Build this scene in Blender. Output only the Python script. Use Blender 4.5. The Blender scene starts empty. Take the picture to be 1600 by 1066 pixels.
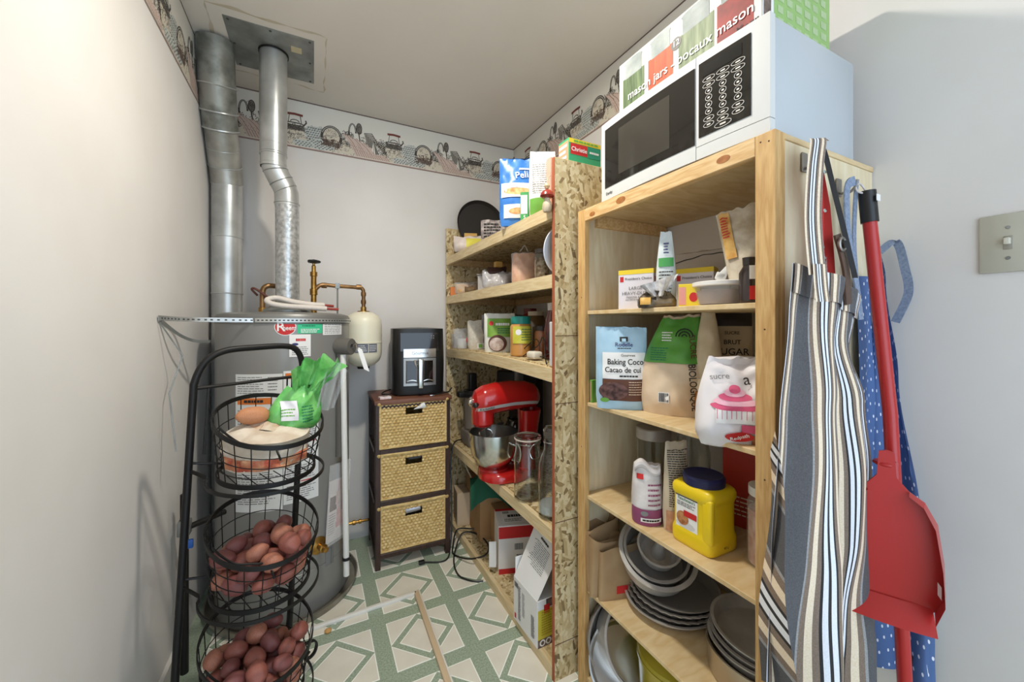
import bpy, bmesh, math, random
from mathutils import Vector, Matrix, noise
R = math.radians
PI = math.pi
S = bpy.context.scene
COL = S.collection
rng = random.Random(7)

# ------------------------------------------------------------------ camera, light, exposure
cam = bpy.data.cameras.new('camera')
cam.sensor_width = 36.0
cam.lens = 36.0 * 608.0 / 1600.0
cam.shift_y = -26.0 / 1600.0
cam.clip_start = 0.02
camo = bpy.data.objects.new('camera', cam)
COL.objects.link(camo)
camo.location = (0, 0, 1.21)
camo.rotation_euler = (R(90), 0, R(-27))
S.camera = camo

world = bpy.data.worlds.new('world')
S.world = world
world.use_nodes = True
wb = world.node_tree.nodes['Background']
wb.inputs['Color'].default_value = (0.68, 0.83, 1.0, 1)
wb.inputs['Strength'].default_value = 2.5
BULB = 600.0
S.view_settings.view_transform = 'Standard'
S.view_settings.look = 'None'
S.view_settings.exposure = 0.28
S.view_settings.gamma = 1.0
S.view_settings.use_curve_mapping = False

# ------------------------------------------------------------------ geometry helpers
class G:
    def __init__(s):
        s.v = []; s.f = []; s.uv = None; s.c = None
    def add(s, vs, fs, m=None):
        n = len(s.v)
        s.v += [tuple(m @ Vector(p)) if m else tuple(p) for p in vs]
        s.f += [tuple(i + n for i in f) for f in fs]
        return s
    def box(s, x0, x1, y0, y1, z0, z1, m=None):
        vs = [(x0,y0,z0),(x1,y0,z0),(x1,y1,z0),(x0,y1,z0),(x0,y0,z1),(x1,y0,z1),(x1,y1,z1),(x0,y1,z1)]
        return s.add(vs, [(0,3,2,1),(4,5,6,7),(0,1,5,4),(1,2,6,5),(2,3,7,6),(3,0,4,7)], m)
    def rbox(s, x0, x1, y0, y1, z0, z1, b=.004, seg=2, m=None):
        bm = bmesh.new()
        bmesh.ops.create_cube(bm, size=1)
        for q in bm.verts:
            q.co = ((x0+x1)/2+q.co.x*(x1-x0), (y0+y1)/2+q.co.y*(y1-y0), (z0+z1)/2+q.co.z*(z1-z0))
        bmesh.ops.bevel(bm, geom=list(bm.edges), offset=b, segments=seg, affect='EDGES', profile=.5)
        bm.verts.index_update()
        s.add([q.co[:] for q in bm.verts], [[q.index for q in f.verts] for f in bm.faces], m)
        bm.free(); return s
    def grid(s, fn, nu, nv, cu=False, uv=False, flip=False):
        n = len(s.v)
        if uv and s.uv is None: s.uv = []
        for j in range(nv+1):
            for i in range(nu if cu else nu+1):
                s.v.append(tuple(fn(i/nu, j/nv)))
                if uv: s.uv.append((i/nu, j/nv))
        w = nu if cu else nu+1
        for j in range(nv):
            for i in range(nu):
                a = n+j*w+i; b = n+j*w+(i+1) % w if cu else a+1
                f = (a, b, b+w, a+w)
                s.f.append(f[::-1] if flip else f)
        return s
    def lathe(s, prof, seg=24, m=None, caps=True):
        n = len(prof); vs = []; fs = []
        for r, z in prof:
            for i in range(seg):
                a = 2*PI*i/seg
                vs.append((r*math.cos(a), r*math.sin(a), z))
        for j in range(n-1):
            for i in range(seg):
                k = (i+1) % seg
                fs.append((j*seg+i, j*seg+k, (j+1)*seg+k, (j+1)*seg+i))
        if caps:
            if prof[0][0] > 1e-5: fs.append(tuple(range(seg))[::-1])
            if prof[-1][0] > 1e-5: fs.append(tuple((n-1)*seg+i for i in range(seg)))
        return s.add(vs, fs, m)
    def sweep(s, pts, sec, closed=False, cap=True, up=None):
        """sweep a 2-D section (list of (a,b)) along points; a is sideways, b is along up"""
        P = [Vector(p) for p in pts]; n = len(P); k = len(sec)
        vs = []; prev = None
        for i in range(n):
            if closed: t = P[(i+1) % n]-P[i-1]
            else: t = P[min(i+1, n-1)]-P[max(i-1, 0)]
            t.normalize()
            if up is not None:
                u = Vector(up); u = (u-t*u.dot(t))
                if u.length < 1e-4: u = t.orthogonal()
                u.normalize()
            else:
                u = t.orthogonal().normalized() if prev is None else (prev-t*prev.dot(t)).normalized()
                prev = u
            w = t.cross(u)
            sc = 1.0
            for a, b in sec: vs.append(P[i]+w*a+u*b)
        fs = []
        for i in range(n if closed else n-1):
            j = (i+1) % n
            for q in range(k):
                r = (q+1) % k
                fs.append((i*k+q, i*k+r, j*k+r, j*k+q))
        if cap and not closed:
            fs.append(tuple(range(k))[::-1]); fs.append(tuple((n-1)*k+i for i in range(k)))
        return s.add(vs, fs)
    def tube(s, pts, r, seg=8, closed=False, cap=True):
        return s.sweep(pts, [(r*math.cos(2*PI*i/seg), r*math.sin(2*PI*i/seg)) for i in range(seg)], closed, cap)
    def band(s, pts, w, t, closed=True, up=(0,0,1)):
        return s.sweep(pts, [(-t/2,-w/2),(t/2,-w/2),(t/2,w/2),(-t/2,w/2)], closed, True, up)
    def prism(s, poly, y0, y1, m=None):
        """polygon in x,z extruded along y"""
        n = len(poly)
        vs = [(p[0], y0, p[1]) for p in poly]+[(p[0], y1, p[1]) for p in poly]
        fs = [tuple(range(n)), tuple(range(n, 2*n))[::-1]]
        for i in range(n):
            j = (i+1) % n
            fs.append((i, i+n, j+n, j))
        return s.add(vs, fs, m)

def smooth_path(pts, n=8, closed=False):
    P = [Vector(p) for p in pts]; out = []; L = len(P)
    for i in range(L if closed else L-1):
        g = (lambda k: P[k % L]) if closed else (lambda k: P[max(0, min(L-1, k))])
        a, b, c, d = g(i-1), g(i), g(i+1), g(i+2)
        for j in range(n):
            t = j/n
            out.append(.5*((2*b)+(c-a)*t+(2*a-5*b+4*c-d)*t*t+(3*b-a-3*c+d)*t**3))
    if not closed: out.append(P[-1].copy())
    return out

def obj(name, g, m, parent=None, loc=(0,0,0), rot=(0,0,0), ang=35, kind=None, label=None):
    me = g if isinstance(g, bpy.types.Mesh) else None
    if me is None:
        me = bpy.data.meshes.new(name)
        me.from_pydata(g.v, [], g.f)
        if g.uv:
            uvl = me.uv_layers.new(name='UVMap')
            for l in me.loops: uvl.data[l.index].uv = g.uv[l.vertex_index]
        if g.c:
            ca = me.color_attributes.new('Col', 'FLOAT_COLOR', 'POINT')
            for i, c in enumerate(g.c): ca.data[i].color = (*c, 1)
        me.update()
        if ang:
            me.shade_smooth(); me.set_sharp_from_angle(angle=R(ang))
        me.materials.append(m)
    o = bpy.data.objects.new(name, me)
    COL.objects.link(o)
    o.location = loc; o.rotation_euler = rot
    if parent: o.parent = parent
    if kind: o['kind'] = kind
    if label: o['label'] = label
    return o

def tag(o, label, cat, group=None):
    o['label'] = label; o['category'] = cat
    if group: o['group'] = group
    return o

def thing(name, label, cat, loc=(0,0,0), rz=0, group=None, rot=None):
    o = bpy.data.objects.new(name, None)
    o.empty_display_size = .03
    COL.objects.link(o)
    o.location = loc; o.rotation_euler = rot if rot else (0, 0, R(rz))
    return tag(o, label, cat, group)

def struct(name, g, m, ang=35, parent=None):
    o = obj(name, g, m, parent, ang=ang)
    if not parent: o['kind'] = 'structure'
    return o

# ------------------------------------------------------------------ materials
_m = {}
def lin(c):
    return tuple((x/12.92 if x <= .04045 else ((x+.055)/1.055)**2.4) for x in [q/255 for q in c])
def mat(name, rgb, rough=.55, metal=0, rgb2=None, scale=12, stretch=(1,1,1), bump=0, bscale=None, trans=0, alpha=1, coat=0, emis=0, detail=4, lo=.35, hi=.65, sheen=0, ior=1.45):
    if name in _m: return _m[name]
    m = bpy.data.materials.new(name); m.use_nodes = True
    nt = m.node_tree; b = nt.nodes['Principled BSDF']
    c = (*lin(rgb), 1)
    b.inputs['Base Color'].default_value = c
    b.inputs['Roughness'].default_value = rough
    b.inputs['Metallic'].default_value = metal
    b.inputs['Transmission Weight'].default_value = trans
    b.inputs['Alpha'].default_value = alpha
    b.inputs['Coat Weight'].default_value = coat
    b.inputs['Sheen Weight'].default_value = sheen
    b.inputs['IOR'].default_value = ior
    if emis:
        b.inputs['Emission Color'].default_value = c; b.inputs['Emission Strength'].default_value = emis
    tc = nt.nodes.new('ShaderNodeTexCoord'); mp = nt.nodes.new('ShaderNodeMapping')
    nt.links.new(tc.outputs['Object'], mp.inputs['Vector']); mp.inputs['Scale'].default_value = stretch
    if rgb2 or bump:
        nz = nt.nodes.new('ShaderNodeTexNoise'); nz.inputs['Scale'].default_value = scale; nz.inputs['Detail'].default_value = detail
        nt.links.new(mp.outputs['Vector'], nz.inputs['Vector'])
    if rgb2:
        cr = nt.nodes.new('ShaderNodeValToRGB')
        cr.color_ramp.elements[0].position = lo; cr.color_ramp.elements[1].position = hi
        cr.color_ramp.elements[0].color = c; cr.color_ramp.elements[1].color = (*lin(rgb2), 1)
        nt.links.new(nz.outputs['Fac'], cr.inputs['Fac']); nt.links.new(cr.outputs['Color'], b.inputs['Base Color'])
    if bump:
        nb = nz
        if bscale:
            nb = nt.nodes.new('ShaderNodeTexNoise'); nb.inputs['Scale'].default_value = bscale
            nt.links.new(mp.outputs['Vector'], nb.inputs['Vector'])
        bp = nt.nodes.new('ShaderNodeBump'); bp.inputs['Strength'].default_value = bump; bp.inputs['Distance'].default_value = .004
        nt.links.new(nb.outputs['Fac'], bp.inputs['Height']); nt.links.new(bp.outputs['Normal'], b.inputs['Normal'])
    _m[name] = m
    return m

def mat_osb():
    m = bpy.data.materials.new('osb'); m.use_nodes = True
    nt = m.node_tree; b = nt.nodes['Principled BSDF']; b.inputs['Roughness'].default_value = .75
    tc = nt.nodes.new('ShaderNodeTexCoord')
    def chips(rot, scl, seed):
        mp = nt.nodes.new('ShaderNodeMapping'); mp.vector_type = 'TEXTURE'; mp.inputs['Rotation'].default_value = rot; mp.inputs['Scale'].default_value = scl
        mp.inputs['Location'].default_value = (seed, seed*1.7, seed*.3)
        nz = nt.nodes.new('ShaderNodeTexNoise'); nz.inputs['Scale'].default_value = .9
        nt.links.new(tc.outputs['Object'], mp.inputs['Vector'])
        ad = nt.nodes.new('ShaderNodeMixRGB'); ad.blend_type = 'ADD'; ad.inputs['Fac'].default_value = .35
        nt.links.new(mp.outputs['Vector'], nz.inputs['Vector'])
        nt.links.new(mp.outputs['Vector'], ad.inputs['Color1']); nt.links.new(nz.outputs['Color'], ad.inputs['Color2'])
        vo = nt.nodes.new('ShaderNodeTexVoronoi'); vo.inputs['Scale'].default_value = 1
        nt.links.new(ad.outputs['Color'], vo.inputs['Vector'])
        return vo
    def sepc(v):
        q = nt.nodes.new('ShaderNodeSeparateColor'); nt.links.new(v.outputs['Color'], q.inputs['Color']); return q
    b1 = sepc(chips((.3, .35, .2), (.05, .012, .013), .3)); b2 = sepc(chips((-.3, 1.35, .9), (.055, .011, .011), .41)); b3 = sepc(chips((.2, -.75, -.9), (.06, .012, .011), .87))
    def pick(a, b, sel, th):
        gt = nt.nodes.new('ShaderNodeMath'); gt.operation = 'GREATER_THAN'; gt.inputs[1].default_value = th
        nt.links.new(sel, gt.inputs[0])
        m_ = nt.nodes.new('ShaderNodeMix'); m_.data_type = 'FLOAT'
        nt.links.new(gt.outputs[0], m_.inputs[0]); nt.links.new(a, m_.inputs[2]); nt.links.new(b, m_.inputs[3])
        return m_
    m1 = pick(b1.outputs['Red'], b2.outputs['Red'], b2.outputs['Green'], .45)
    mx = pick(m1.outputs[0], b3.outputs['Red'], b3.outputs['Green'], .62)
    cr = nt.nodes.new('ShaderNodeValToRGB'); e = cr.color_ramp.elements
    e[0].position = 0; e[0].color = (*lin((112, 90, 58)), 1); e[1].position = 1; e[1].color = (*lin((220, 204, 166)), 1)
    for p, c in ((.12, (158, 132, 88)), (.3, (190, 166, 120)), (.7, (208, 187, 144))):
        q = e.new(p); q.color = (*lin(c), 1)
    nt.links.new(mx.outputs[0], cr.inputs['Fac']); nt.links.new(cr.outputs['Color'], b.inputs['Base Color'])
    bp = nt.nodes.new('ShaderNodeBump'); bp.inputs['Strength'].default_value = .35; bp.inputs['Distance'].default_value = .003
    nt.links.new(mx.outputs[0], bp.inputs['Height']); nt.links.new(bp.outputs['Normal'], b.inputs['Normal'])
    return m

def mat_wood(name, c1, c2, stretch, rough=.6, knots=True):
    m = bpy.data.materials.new(name); m.use_nodes = True
    nt = m.node_tree; b = nt.nodes['Principled BSDF']; b.inputs['Roughness'].default_value = rough
    tc = nt.nodes.new('ShaderNodeTexCoord'); mp = nt.nodes.new('ShaderNodeMapping'); mp.inputs['Scale'].default_value = stretch
    nt.links.new(tc.outputs['Object'], mp.inputs['Vector'])
    n1 = nt.nodes.new('ShaderNodeTexNoise'); n1.inputs['Scale'].default_value = 2.2; n1.inputs['Detail'].default_value = 2
    nt.links.new(mp.outputs['Vector'], n1.inputs['Vector'])
    mu = nt.nodes.new('ShaderNodeMath'); mu.operation = 'MULTIPLY'; mu.inputs[1].default_value = 7
    fr = nt.nodes.new('ShaderNodeMath'); fr.operation = 'PINGPONG'; fr.inputs[1].default_value = 1
    nt.links.new(n1.outputs['Fac'], mu.inputs[0]); nt.links.new(mu.outputs[0], fr.inputs[0])
    n2 = nt.nodes.new('ShaderNodeTexNoise'); n2.inputs['Scale'].default_value = 14; n2.inputs['Detail'].default_value = 5
    nt.links.new(mp.outputs['Vector'], n2.inputs['Vector'])
    mx = nt.nodes.new('ShaderNodeMix'); mx.data_type = 'FLOAT'; mx.inputs[0].default_value = .45
    nt.links.new(fr.outputs[0], mx.inputs[2]); nt.links.new(n2.outputs['Fac'], mx.inputs[3])
    cr = nt.nodes.new('ShaderNodeValToRGB'); e = cr.color_ramp.elements
    e[0].position = .1; e[0].color = (*lin(c2), 1); e[1].position = .8; e[1].color = (*lin(c1), 1)
    nt.links.new(mx.outputs[0], cr.inputs['Fac']); nt.links.new(cr.outputs['Color'], b.inputs['Base Color'])
    return m

def mat_attr(name, rough=.7):
    m = bpy.data.materials.new(name); m.use_nodes = True
    nt = m.node_tree; b = nt.nodes['Principled BSDF']; b.inputs['Roughness'].default_value = rough
    at = nt.nodes.new('ShaderNodeAttribute'); at.attribute_name = 'Col'
    nt.links.new(at.outputs['Color'], b.inputs['Base Color'])
    return m

def mat_ramp_uv(name, stops, rough=.9, axis='X', rep=1, phase=0.0):
    """printed bands across a cloth: ramp along U (constant steps)"""
    m = bpy.data.materials.new(name); m.use_nodes = True
    nt = m.node_tree; b = nt.nodes['Principled BSDF']; b.inputs['Roughness'].default_value = rough
    uv = nt.nodes.new('ShaderNodeUVMap'); sp = nt.nodes.new('ShaderNodeSeparateXYZ')
    nt.links.new(uv.outputs['UV'], sp.inputs[0])
    mu = nt.nodes.new('ShaderNodeMath'); mu.operation = 'MULTIPLY_ADD'; mu.inputs[1].default_value = rep; mu.inputs[2].default_value = phase
    fr = nt.nodes.new('ShaderNodeMath'); fr.operation = 'FRACT'
    nt.links.new(sp.outputs[axis], mu.inputs[0]); nt.links.new(mu.outputs[0], fr.inputs[0])
    cr = nt.nodes.new('ShaderNodeValToRGB'); cr.color_ramp.interpolation = 'CONSTANT'; e = cr.color_ramp.elements
    e[0].position = 0; e[0].color = (*lin(stops[0][1]), 1); e[1].position = stops[1][0]; e[1].color = (*lin(stops[1][1]), 1)
    for p, c in stops[2:]:
        q = e.new(p); q.color = (*lin(c), 1)
    nt.links.new(fr.outputs[0], cr.inputs['Fac'])
    nz = nt.nodes.new('ShaderNodeTexNoise'); nz.inputs['Scale'].default_value = 420
    tc = nt.nodes.new('ShaderNodeTexCoord'); nt.links.new(tc.outputs['Object'], nz.inputs['Vector'])
    mx = nt.nodes.new('ShaderNodeMixRGB'); mx.blend_type = 'OVERLAY'; mx.inputs['Fac'].default_value = .45
    nt.links.new(cr.outputs['Color'], mx.inputs['Color1']); nt.links.new(nz.outputs['Fac'], mx.inputs['Color2'])
    nt.links.new(mx.outputs['Color'], b.inputs['Base Color'])
    return m

WALL = mat('wall paint', (224, 219, 214), .85, rgb2=(218, 212, 206), scale=2.5, bump=.05, bscale=90)
CEIL = mat('ceiling paint', (226, 219, 209), .9, rgb2=(218, 210, 199), scale=1.6, bump=.05, bscale=120)
OSB = mat_osb()
PINE = mat_wood('pine lumber', (222, 190, 140), (196, 152, 96), (26, 3, 26))
PINEV = mat_wood('pine stile', (208, 170, 114), (182, 138, 82), (26, 26, 3))
PINEY = mat_wood('pale pine rail', (224, 204, 164), (206, 178, 130), (30, 2.5, 30))
PLY = mat_wood('birch plywood', (216, 192, 150), (200, 168, 118), (3, 9, 9))
PLYV = mat_wood('plywood side', (226, 212, 182), (212, 192, 154), (9, 9, 1.6))
GALV = mat('galvanised steel', (206, 207, 204), .34, .65, rgb2=(172, 173, 170), scale=7, bump=.06, bscale=25)
GALVD = mat('dull galvanised steel', (160, 162, 158), .45, .55, rgb2=(124, 126, 122), scale=9, bump=.12, bscale=30)
HEAT = mat('heater enamel', (142, 140, 136), .38, .25, coat=.2)
HEATD = mat('heater cap enamel', (120, 119, 115), .4, .3)
BLACKM = mat('black powder coat', (26, 24, 23), .5, .3)
BLACKP = mat('black plastic', (30, 29, 28), .35)
BLACKG = mat('black gloss', (18, 17, 16), .12, coat=.5)
WHITEP = mat('white plastic', (232, 232, 230), .35)
WHITEB = mat('white card', (234, 232, 230), .6)
CREAM = mat('cream enamel', (226, 219, 196), .35)
BRASS = mat('brass', (190, 150, 80), .3, .9, rgb2=(150, 108, 50), scale=30)
COPPER = mat('copper', (164, 126, 84), .38, .8, rgb2=(124, 92, 58), scale=22)
STEEL = mat('polished steel', (206, 204, 200), .2, 1)
STEELD = mat('baking pan metal', (198, 193, 188), .33, .35, rgb2=(176, 171, 166), scale=15)
NONSTICK = mat('dark non-stick coat', (150, 144, 139), .36, .25)
RED = mat('red enamel', (176, 26, 24), .18, coat=.6)
REDP = mat('red plastic', (178, 38, 36), .3, coat=.2)
INK = mat('dark ink', (44, 42, 42), .7)
INKG = mat('grey ink', (130, 128, 128), .7)
PINKINK = mat('pink ink', (214, 88, 124), .7)
REDINK = mat('red ink', (196, 40, 40), .6)
YELLOW = mat('yellow ink', (230, 200, 50), .6)
GREENP = mat('green print', (110, 168, 70), .5)
BLUEINK = mat('blue print', (50, 110, 190), .5)
ORANGEP = mat('orange print', (222, 122, 50), .6)
BROWNINK = mat('brown print', (94, 56, 40), .6)
TAN = mat('tan print', (220, 196, 170), .6)
TEALP = mat('teal print', (40, 140, 110), .55)
KRAFT = mat('kraft card', (188, 148, 104), .8, rgb2=(172, 130, 88), scale=6)
KRAFTP = mat('kraft paper', (176, 146, 110), .85, rgb2=(160, 128, 92), scale=10, bump=.3, bscale=25)
GLASS = mat('clear glass', (244, 248, 247), .02, trans=1, ior=1.45)
CLEARP = mat('clear plastic film', (236, 236, 236), .12, alpha=.28)
CLEARB = mat('clear plastic tub', (225, 222, 218), .12, alpha=.22)
DARKWOOD = mat_wood('dark stained wood', (66, 40, 30), (42, 26, 20), (20, 20, 2.5), .45)
DARKWOODT = mat_wood('brown tower top', (122, 78, 58), (96, 58, 42), (3, 22, 22), .5)
WICKER = mat('wicker', (226, 198, 140), .7, rgb2=(196, 160, 96), scale=40, stretch=(1, 1, 3))

# ------------------------------------------------------------------ printing helpers
def txt_mesh(s, size, bold=0.0, space=1.0):
    cu = bpy.data.curves.new('t', 'FONT'); cu.body = s; cu.size = size; cu.align_x = 'CENTER'; cu.align_y = 'CENTER'
    cu.resolution_u = 3; cu.offset = bold*size; cu.space_character = space
    o = bpy.data.objects.new('t', cu); COL.objects.link(o)
    dg = bpy.context.evaluated_depsgraph_get(); dg.update()
    me = bpy.data.meshes.new_from_object(o.evaluated_get(dg))
    vs = [tuple(v.co) for v in me.vertices]; fs = [tuple(p.vertices) for p in me.polygons]
    bpy.data.objects.remove(o); bpy.data.curves.remove(cu); bpy.data.meshes.remove(me)
    return vs, fs
def text(s, size, m, parent, surf, at=(0, 0), bold=.01, rot=0, sx=1, name='lettering', space=1.0, sub=0):
    """flat lettering laid on a surface function surf(x, z, offset) -> point"""
    vs, fs = txt_mesh(s, size, bold, space)
    ca, sa = math.cos(R(rot)), math.sin(R(rot))
    g = G()
    g.v = [tuple(surf(at[0]+sx*v[0]*ca-v[1]*sa, at[1]+sx*v[0]*sa+v[1]*ca, .0012)) for v in vs]; g.f = fs
    return obj(name, g, m, parent, ang=0)
def patch(name, m, parent, surf, x0, x1, z0, z1, n=6, nz=None, off=.0006, shape=None):
    """printed panel (or ellipse) laid on a surface"""
    g = G()
    nz = nz or n
    if shape == 'ellipse':
        k = 28; cx, cz, a, b = (x0+x1)/2, (z0+z1)/2, (x1-x0)/2, (z1-z0)/2
        rings = 4
        vs = [surf(cx, cz, off)]; fs = []
        for r in range(1, rings+1):
            for i in range(k):
                t = 2*PI*i/k
                vs.append(surf(cx+a*r/rings*math.cos(t), cz+b*r/rings*math.sin(t), off))
        for i in range(k): fs.append((0, 1+i, 1+(i+1) % k))
        for r in range(1, rings):
            for i in range(k):
                j = (i+1) % k
                fs.append((1+(r-1)*k+i, 1+r*k+i, 1+r*k+j, 1+(r-1)*k+j))
        g.add(vs, fs)
    else:
        g.grid(lambda u, v: surf(x0+(x1-x0)*u, z0+(z1-z0)*v, off), n, nz)
    return obj(name, g, m, parent, ang=60)
def lines(name, m, parent, surf, x0, x1, z0, z1, n, fill=.45, off=.0011, ragged=.25, seed=1):
    """rows of small print too fine to read"""
    r = random.Random(seed); g = G(); dz = (z1-z0)/n
    for i in range(n):
        z = z1-dz*(i+.5); x = x0
        end = x1-(x1-x0)*ragged*r.random()
        while x < end-.001:
            w = min((x1-x0)*r.uniform(.06, .2), end-x); h = dz*fill/2
            g.add([surf(x, z-h, off), surf(x+w, z-h, off), surf(x+w, z+h, off), surf(x, z+h, off)], [(0, 1, 2, 3)])
            x += w+(x1-x0)*.025
    return obj(name, g, m, parent, ang=0)
def barcode(parent, surf, x0, x1, z0, z1, seed=1):
    r = random.Random(seed); patch('barcode_field', WHITEB, parent, surf, x0-.002, x1+.002, z0-.002, z1+.002, 2, off=.0007)
    g = G(); x = x0
    while x < x1:
        w = r.choice((.0008, .0014, .002)); g.add([surf(x, z0, .0014), surf(x+w, z0, .0014), surf(x+w, z1, .0014), surf(x, z1, .0014)], [(0, 1, 2, 3)])
        x += w+r.choice((.0008, .0012))
    return obj('barcode', g, INK, parent, ang=0)
def flat(y, x=0, z=0):      # front face at local y (towards -y)
    return lambda a, b, o: Vector((x+a, y-o, z+b))
def side(xx, y=0, z=0):     # right side face at local x (towards +x)
    return lambda a, b, o: Vector((xx+o, y+a, z+b))
def lside(xx, y=0, z=0):    # left side face (towards -x)
    return lambda a, b, o: Vector((xx-o, y-a, z+b))
def topf(zz, x=0, y=0):
    return lambda a, b, o: Vector((x+a, y+b, zz+o))
def round_front(rad, z=0, rfun=None, c=(0, 0)):   # cylinder front, arc length along a
    def f(a, b, o):
        r = (rfun(b) if rfun else rad)+o; t = a/(rfun(b) if rfun else rad)
        return Vector((c[0]+r*math.sin(t), c[1]-r*math.cos(t), z+b))
    return f

class Pouch:
    """a soft bag standing on z=0, facing -y; width W, height H, depth D"""
    def __init__(s, W, H, D, bottom=.75, top=.02, seed=0, wr=.004, wtop=1.0, lean=0.0, wbot=.94, peak=.3, crimp=0, bend=0.0, skew=0.0):
        s.skew = skew
        s.W, s.H, s.D, s.bot, s.top, s.seed, s.wr, s.wtop, s.lean, s.wbot, s.peak, s.crimp, s.bend = W, H, D, bottom, top, seed, wr, wtop, lean, wbot, peak, crimp, bend
    def prof(s, v):
        if v < s.peak:
            t = v/s.peak; return s.bot+(1-s.bot)*math.sin(t*PI/2)
        t = (v-s.peak)/(1-s.peak); return s.top+(1-s.top)*(math.cos(t*PI/2)**1.15)
    def width(s, v):
        b = s.wbot+(1-s.wbot)*min(1, v/.15)
        return s.W/2*(b+(s.wtop-1)*max(0, (v-.45)/.55)**1.3)
    def pt(s, u, v, sgn, o=0):
        x = s.width(v)*u
        k = max(0, 1-abs(u)**2.6)**.62
        d = s.D/2*s.prof(v)*k
        p = Vector((x*15+s.seed*3.1, sgn*2+s.seed, v*s.H*13))
        w = noise.noise(p)*s.wr+noise.noise(p*2.3)*s.wr*.55-abs(noise.noise(p*1.4+Vector((7, 1, 3))))*s.wr*1.1*(.4+v)
        w *= (.25+.75*k)
        if s.crimp and v > 1-s.crimp: w += .0015*math.sin(u*60)
        y = sgn*(d+w+o)
        yy = y+s.lean*v*s.H+s.bend*max(0, v-.5)**2*s.H
        return Vector((x+s.skew*v*v, yy, v*s.H+noise.noise(Vector((u*3, s.seed, 1.3)))*s.wr*1.2*(v > .9)))
    def surf(s, a, b, o):
        v = max(0, min(1, b/s.H)); u = max(-.999, min(.999, (a-s.skew*v*v)/s.width(v)))
        return s.pt(u, v, -1, o+.0012)
    def build(s, name, m, parent, nu=26, nv=30):
        g = G()
        def P(i, j):
            v = j
            t = i*2
            if t <= 1: return s.pt(-1+2*t, v, -1)
            return s.pt(1-2*(t-1), v, 1)
        g.grid(P, nu*2, nv, cu=True)
        n = nu*2
        g.f.append(tuple(range(n))[::-1]); g.f.append(tuple(nv*n+i for i in range(n)))
        return obj(name, g, m, parent, ang=60)

def face_cam(x, y, d=0): return -math.degrees(math.atan2(x, y))+d

# ================================================================== THE ROOM
XL, XR, YB, YF, ZC = -0.438, 1.215, 2.36, -1.1, 2.405
YLW = YF          # the pantry is open behind the camera, towards the daylit hall
FLOORG = mat('green speckled vinyl', (168, 180, 160), .35, rgb2=(140, 154, 132), scale=160, detail=2)
FLOORC = mat('cream vinyl', (228, 222, 208), .33, rgb2=(220, 213, 198), scale=9)
FLOORW = mat('white vinyl line', (246, 246, 236), .33)
fl = struct('floor', G().box(-1.6, XR+.1, YF, YB+.1, -.06, 0), FLOORG, 0)
struct('ceiling', G().box(-1.6, XR+.1, YF, YB+.1, ZC, ZC+.06), CEIL, 0)
wl = struct('wall_left', G().box(XL-.1, XL, YLW, YB+.1, 0, ZC), WALL, 0)
wbk = struct('wall_back', G().box(XL-.1, XR+.1, YB, YB+.1, 0, ZC), WALL, 0)
wr = struct('wall_right', G().box(XR, XR+.1, YF, YB, 0, ZC), WALL, 0)
struct('baseboard_left', G().box(XL, XL+.012, YLW, 1.78, 0, .075), mat('painted trim', (214, 208, 200), .5), 0)

# printed vinyl: each cream panel is a thin piece with a white outline
def panel_mesh(poly, name):
    """outline (white) + inner (cream) as two meshes, polygon in local x,y"""
    c = Vector((sum(p[0] for p in poly)/len(poly), sum(p[1] for p in poly)/len(poly)))
    def inset(d):
        n = len(poly); out = []
        for i in range(n):
            p0, p1, p2 = Vector(poly[i-1]), Vector(poly[i]), Vector(poly[(i+1) % n])
            e1 = (p1-p0).normalized(); e2 = (p2-p1).normalized()
            n1 = Vector((-e1.y, e1.x)); n2 = Vector((-e2.y, e2.x))
            k = (n1+n2); k = k/(k.dot(n1))
            out.append(p1+k*d)
        return out
    def slab(pp, z1):
        g = G(); n = len(pp)
        g.v = [(p[0], p[1], 0) for p in pp]+[(p[0], p[1], z1) for p in pp]
        g.f = [tuple(range(n, 2*n))]+[(i, (i+1) % n, n+(i+1) % n, n+i) for i in range(n)]
        me = bpy.data.meshes.new(name); me.from_pydata(g.v, [], g.f); me.update(); return me
    a = slab(poly, .0006); a.materials.append(FLOORW)
    b = slab(inset(.0038), .0010); b.materials.append(FLOORC)
    return a, b
PX, PY, PER, HB = .23, 1.66, .305, .029
c_ = PER/2-HB                        # half cell
k_ = .031                            # half width of the diamond ring, measured along the edge
tri = [(-c_, -c_), (0, -c_), (-c_, 0)]
dia_i = [(0, -(c_-k_)), (c_-k_, 0), (0, c_-k_), (-(c_-k_), 0)]
tri_m = panel_mesh(tri, 'floor_panel'); dia_m = panel_mesh(dia_i, 'floor_panel')
for i in range(-4, 4):
    for j in range(-5, 3):
        cx, cy = PX+PER*(i+.5), PY+PER*(j+.5)
        if cx < XL+c_ or cx+c_ > XR or cy+c_ > YB or cy < .3: continue
        if cx > .95: continue
        for q in range(4):
            for me in tri_m: obj('floor_panel', me, None, fl, (cx, cy, 0), (0, 0, q*PI/2))
        for me in dia_m: obj('floor_panel', me, None, fl, (cx, cy, 0))

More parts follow.
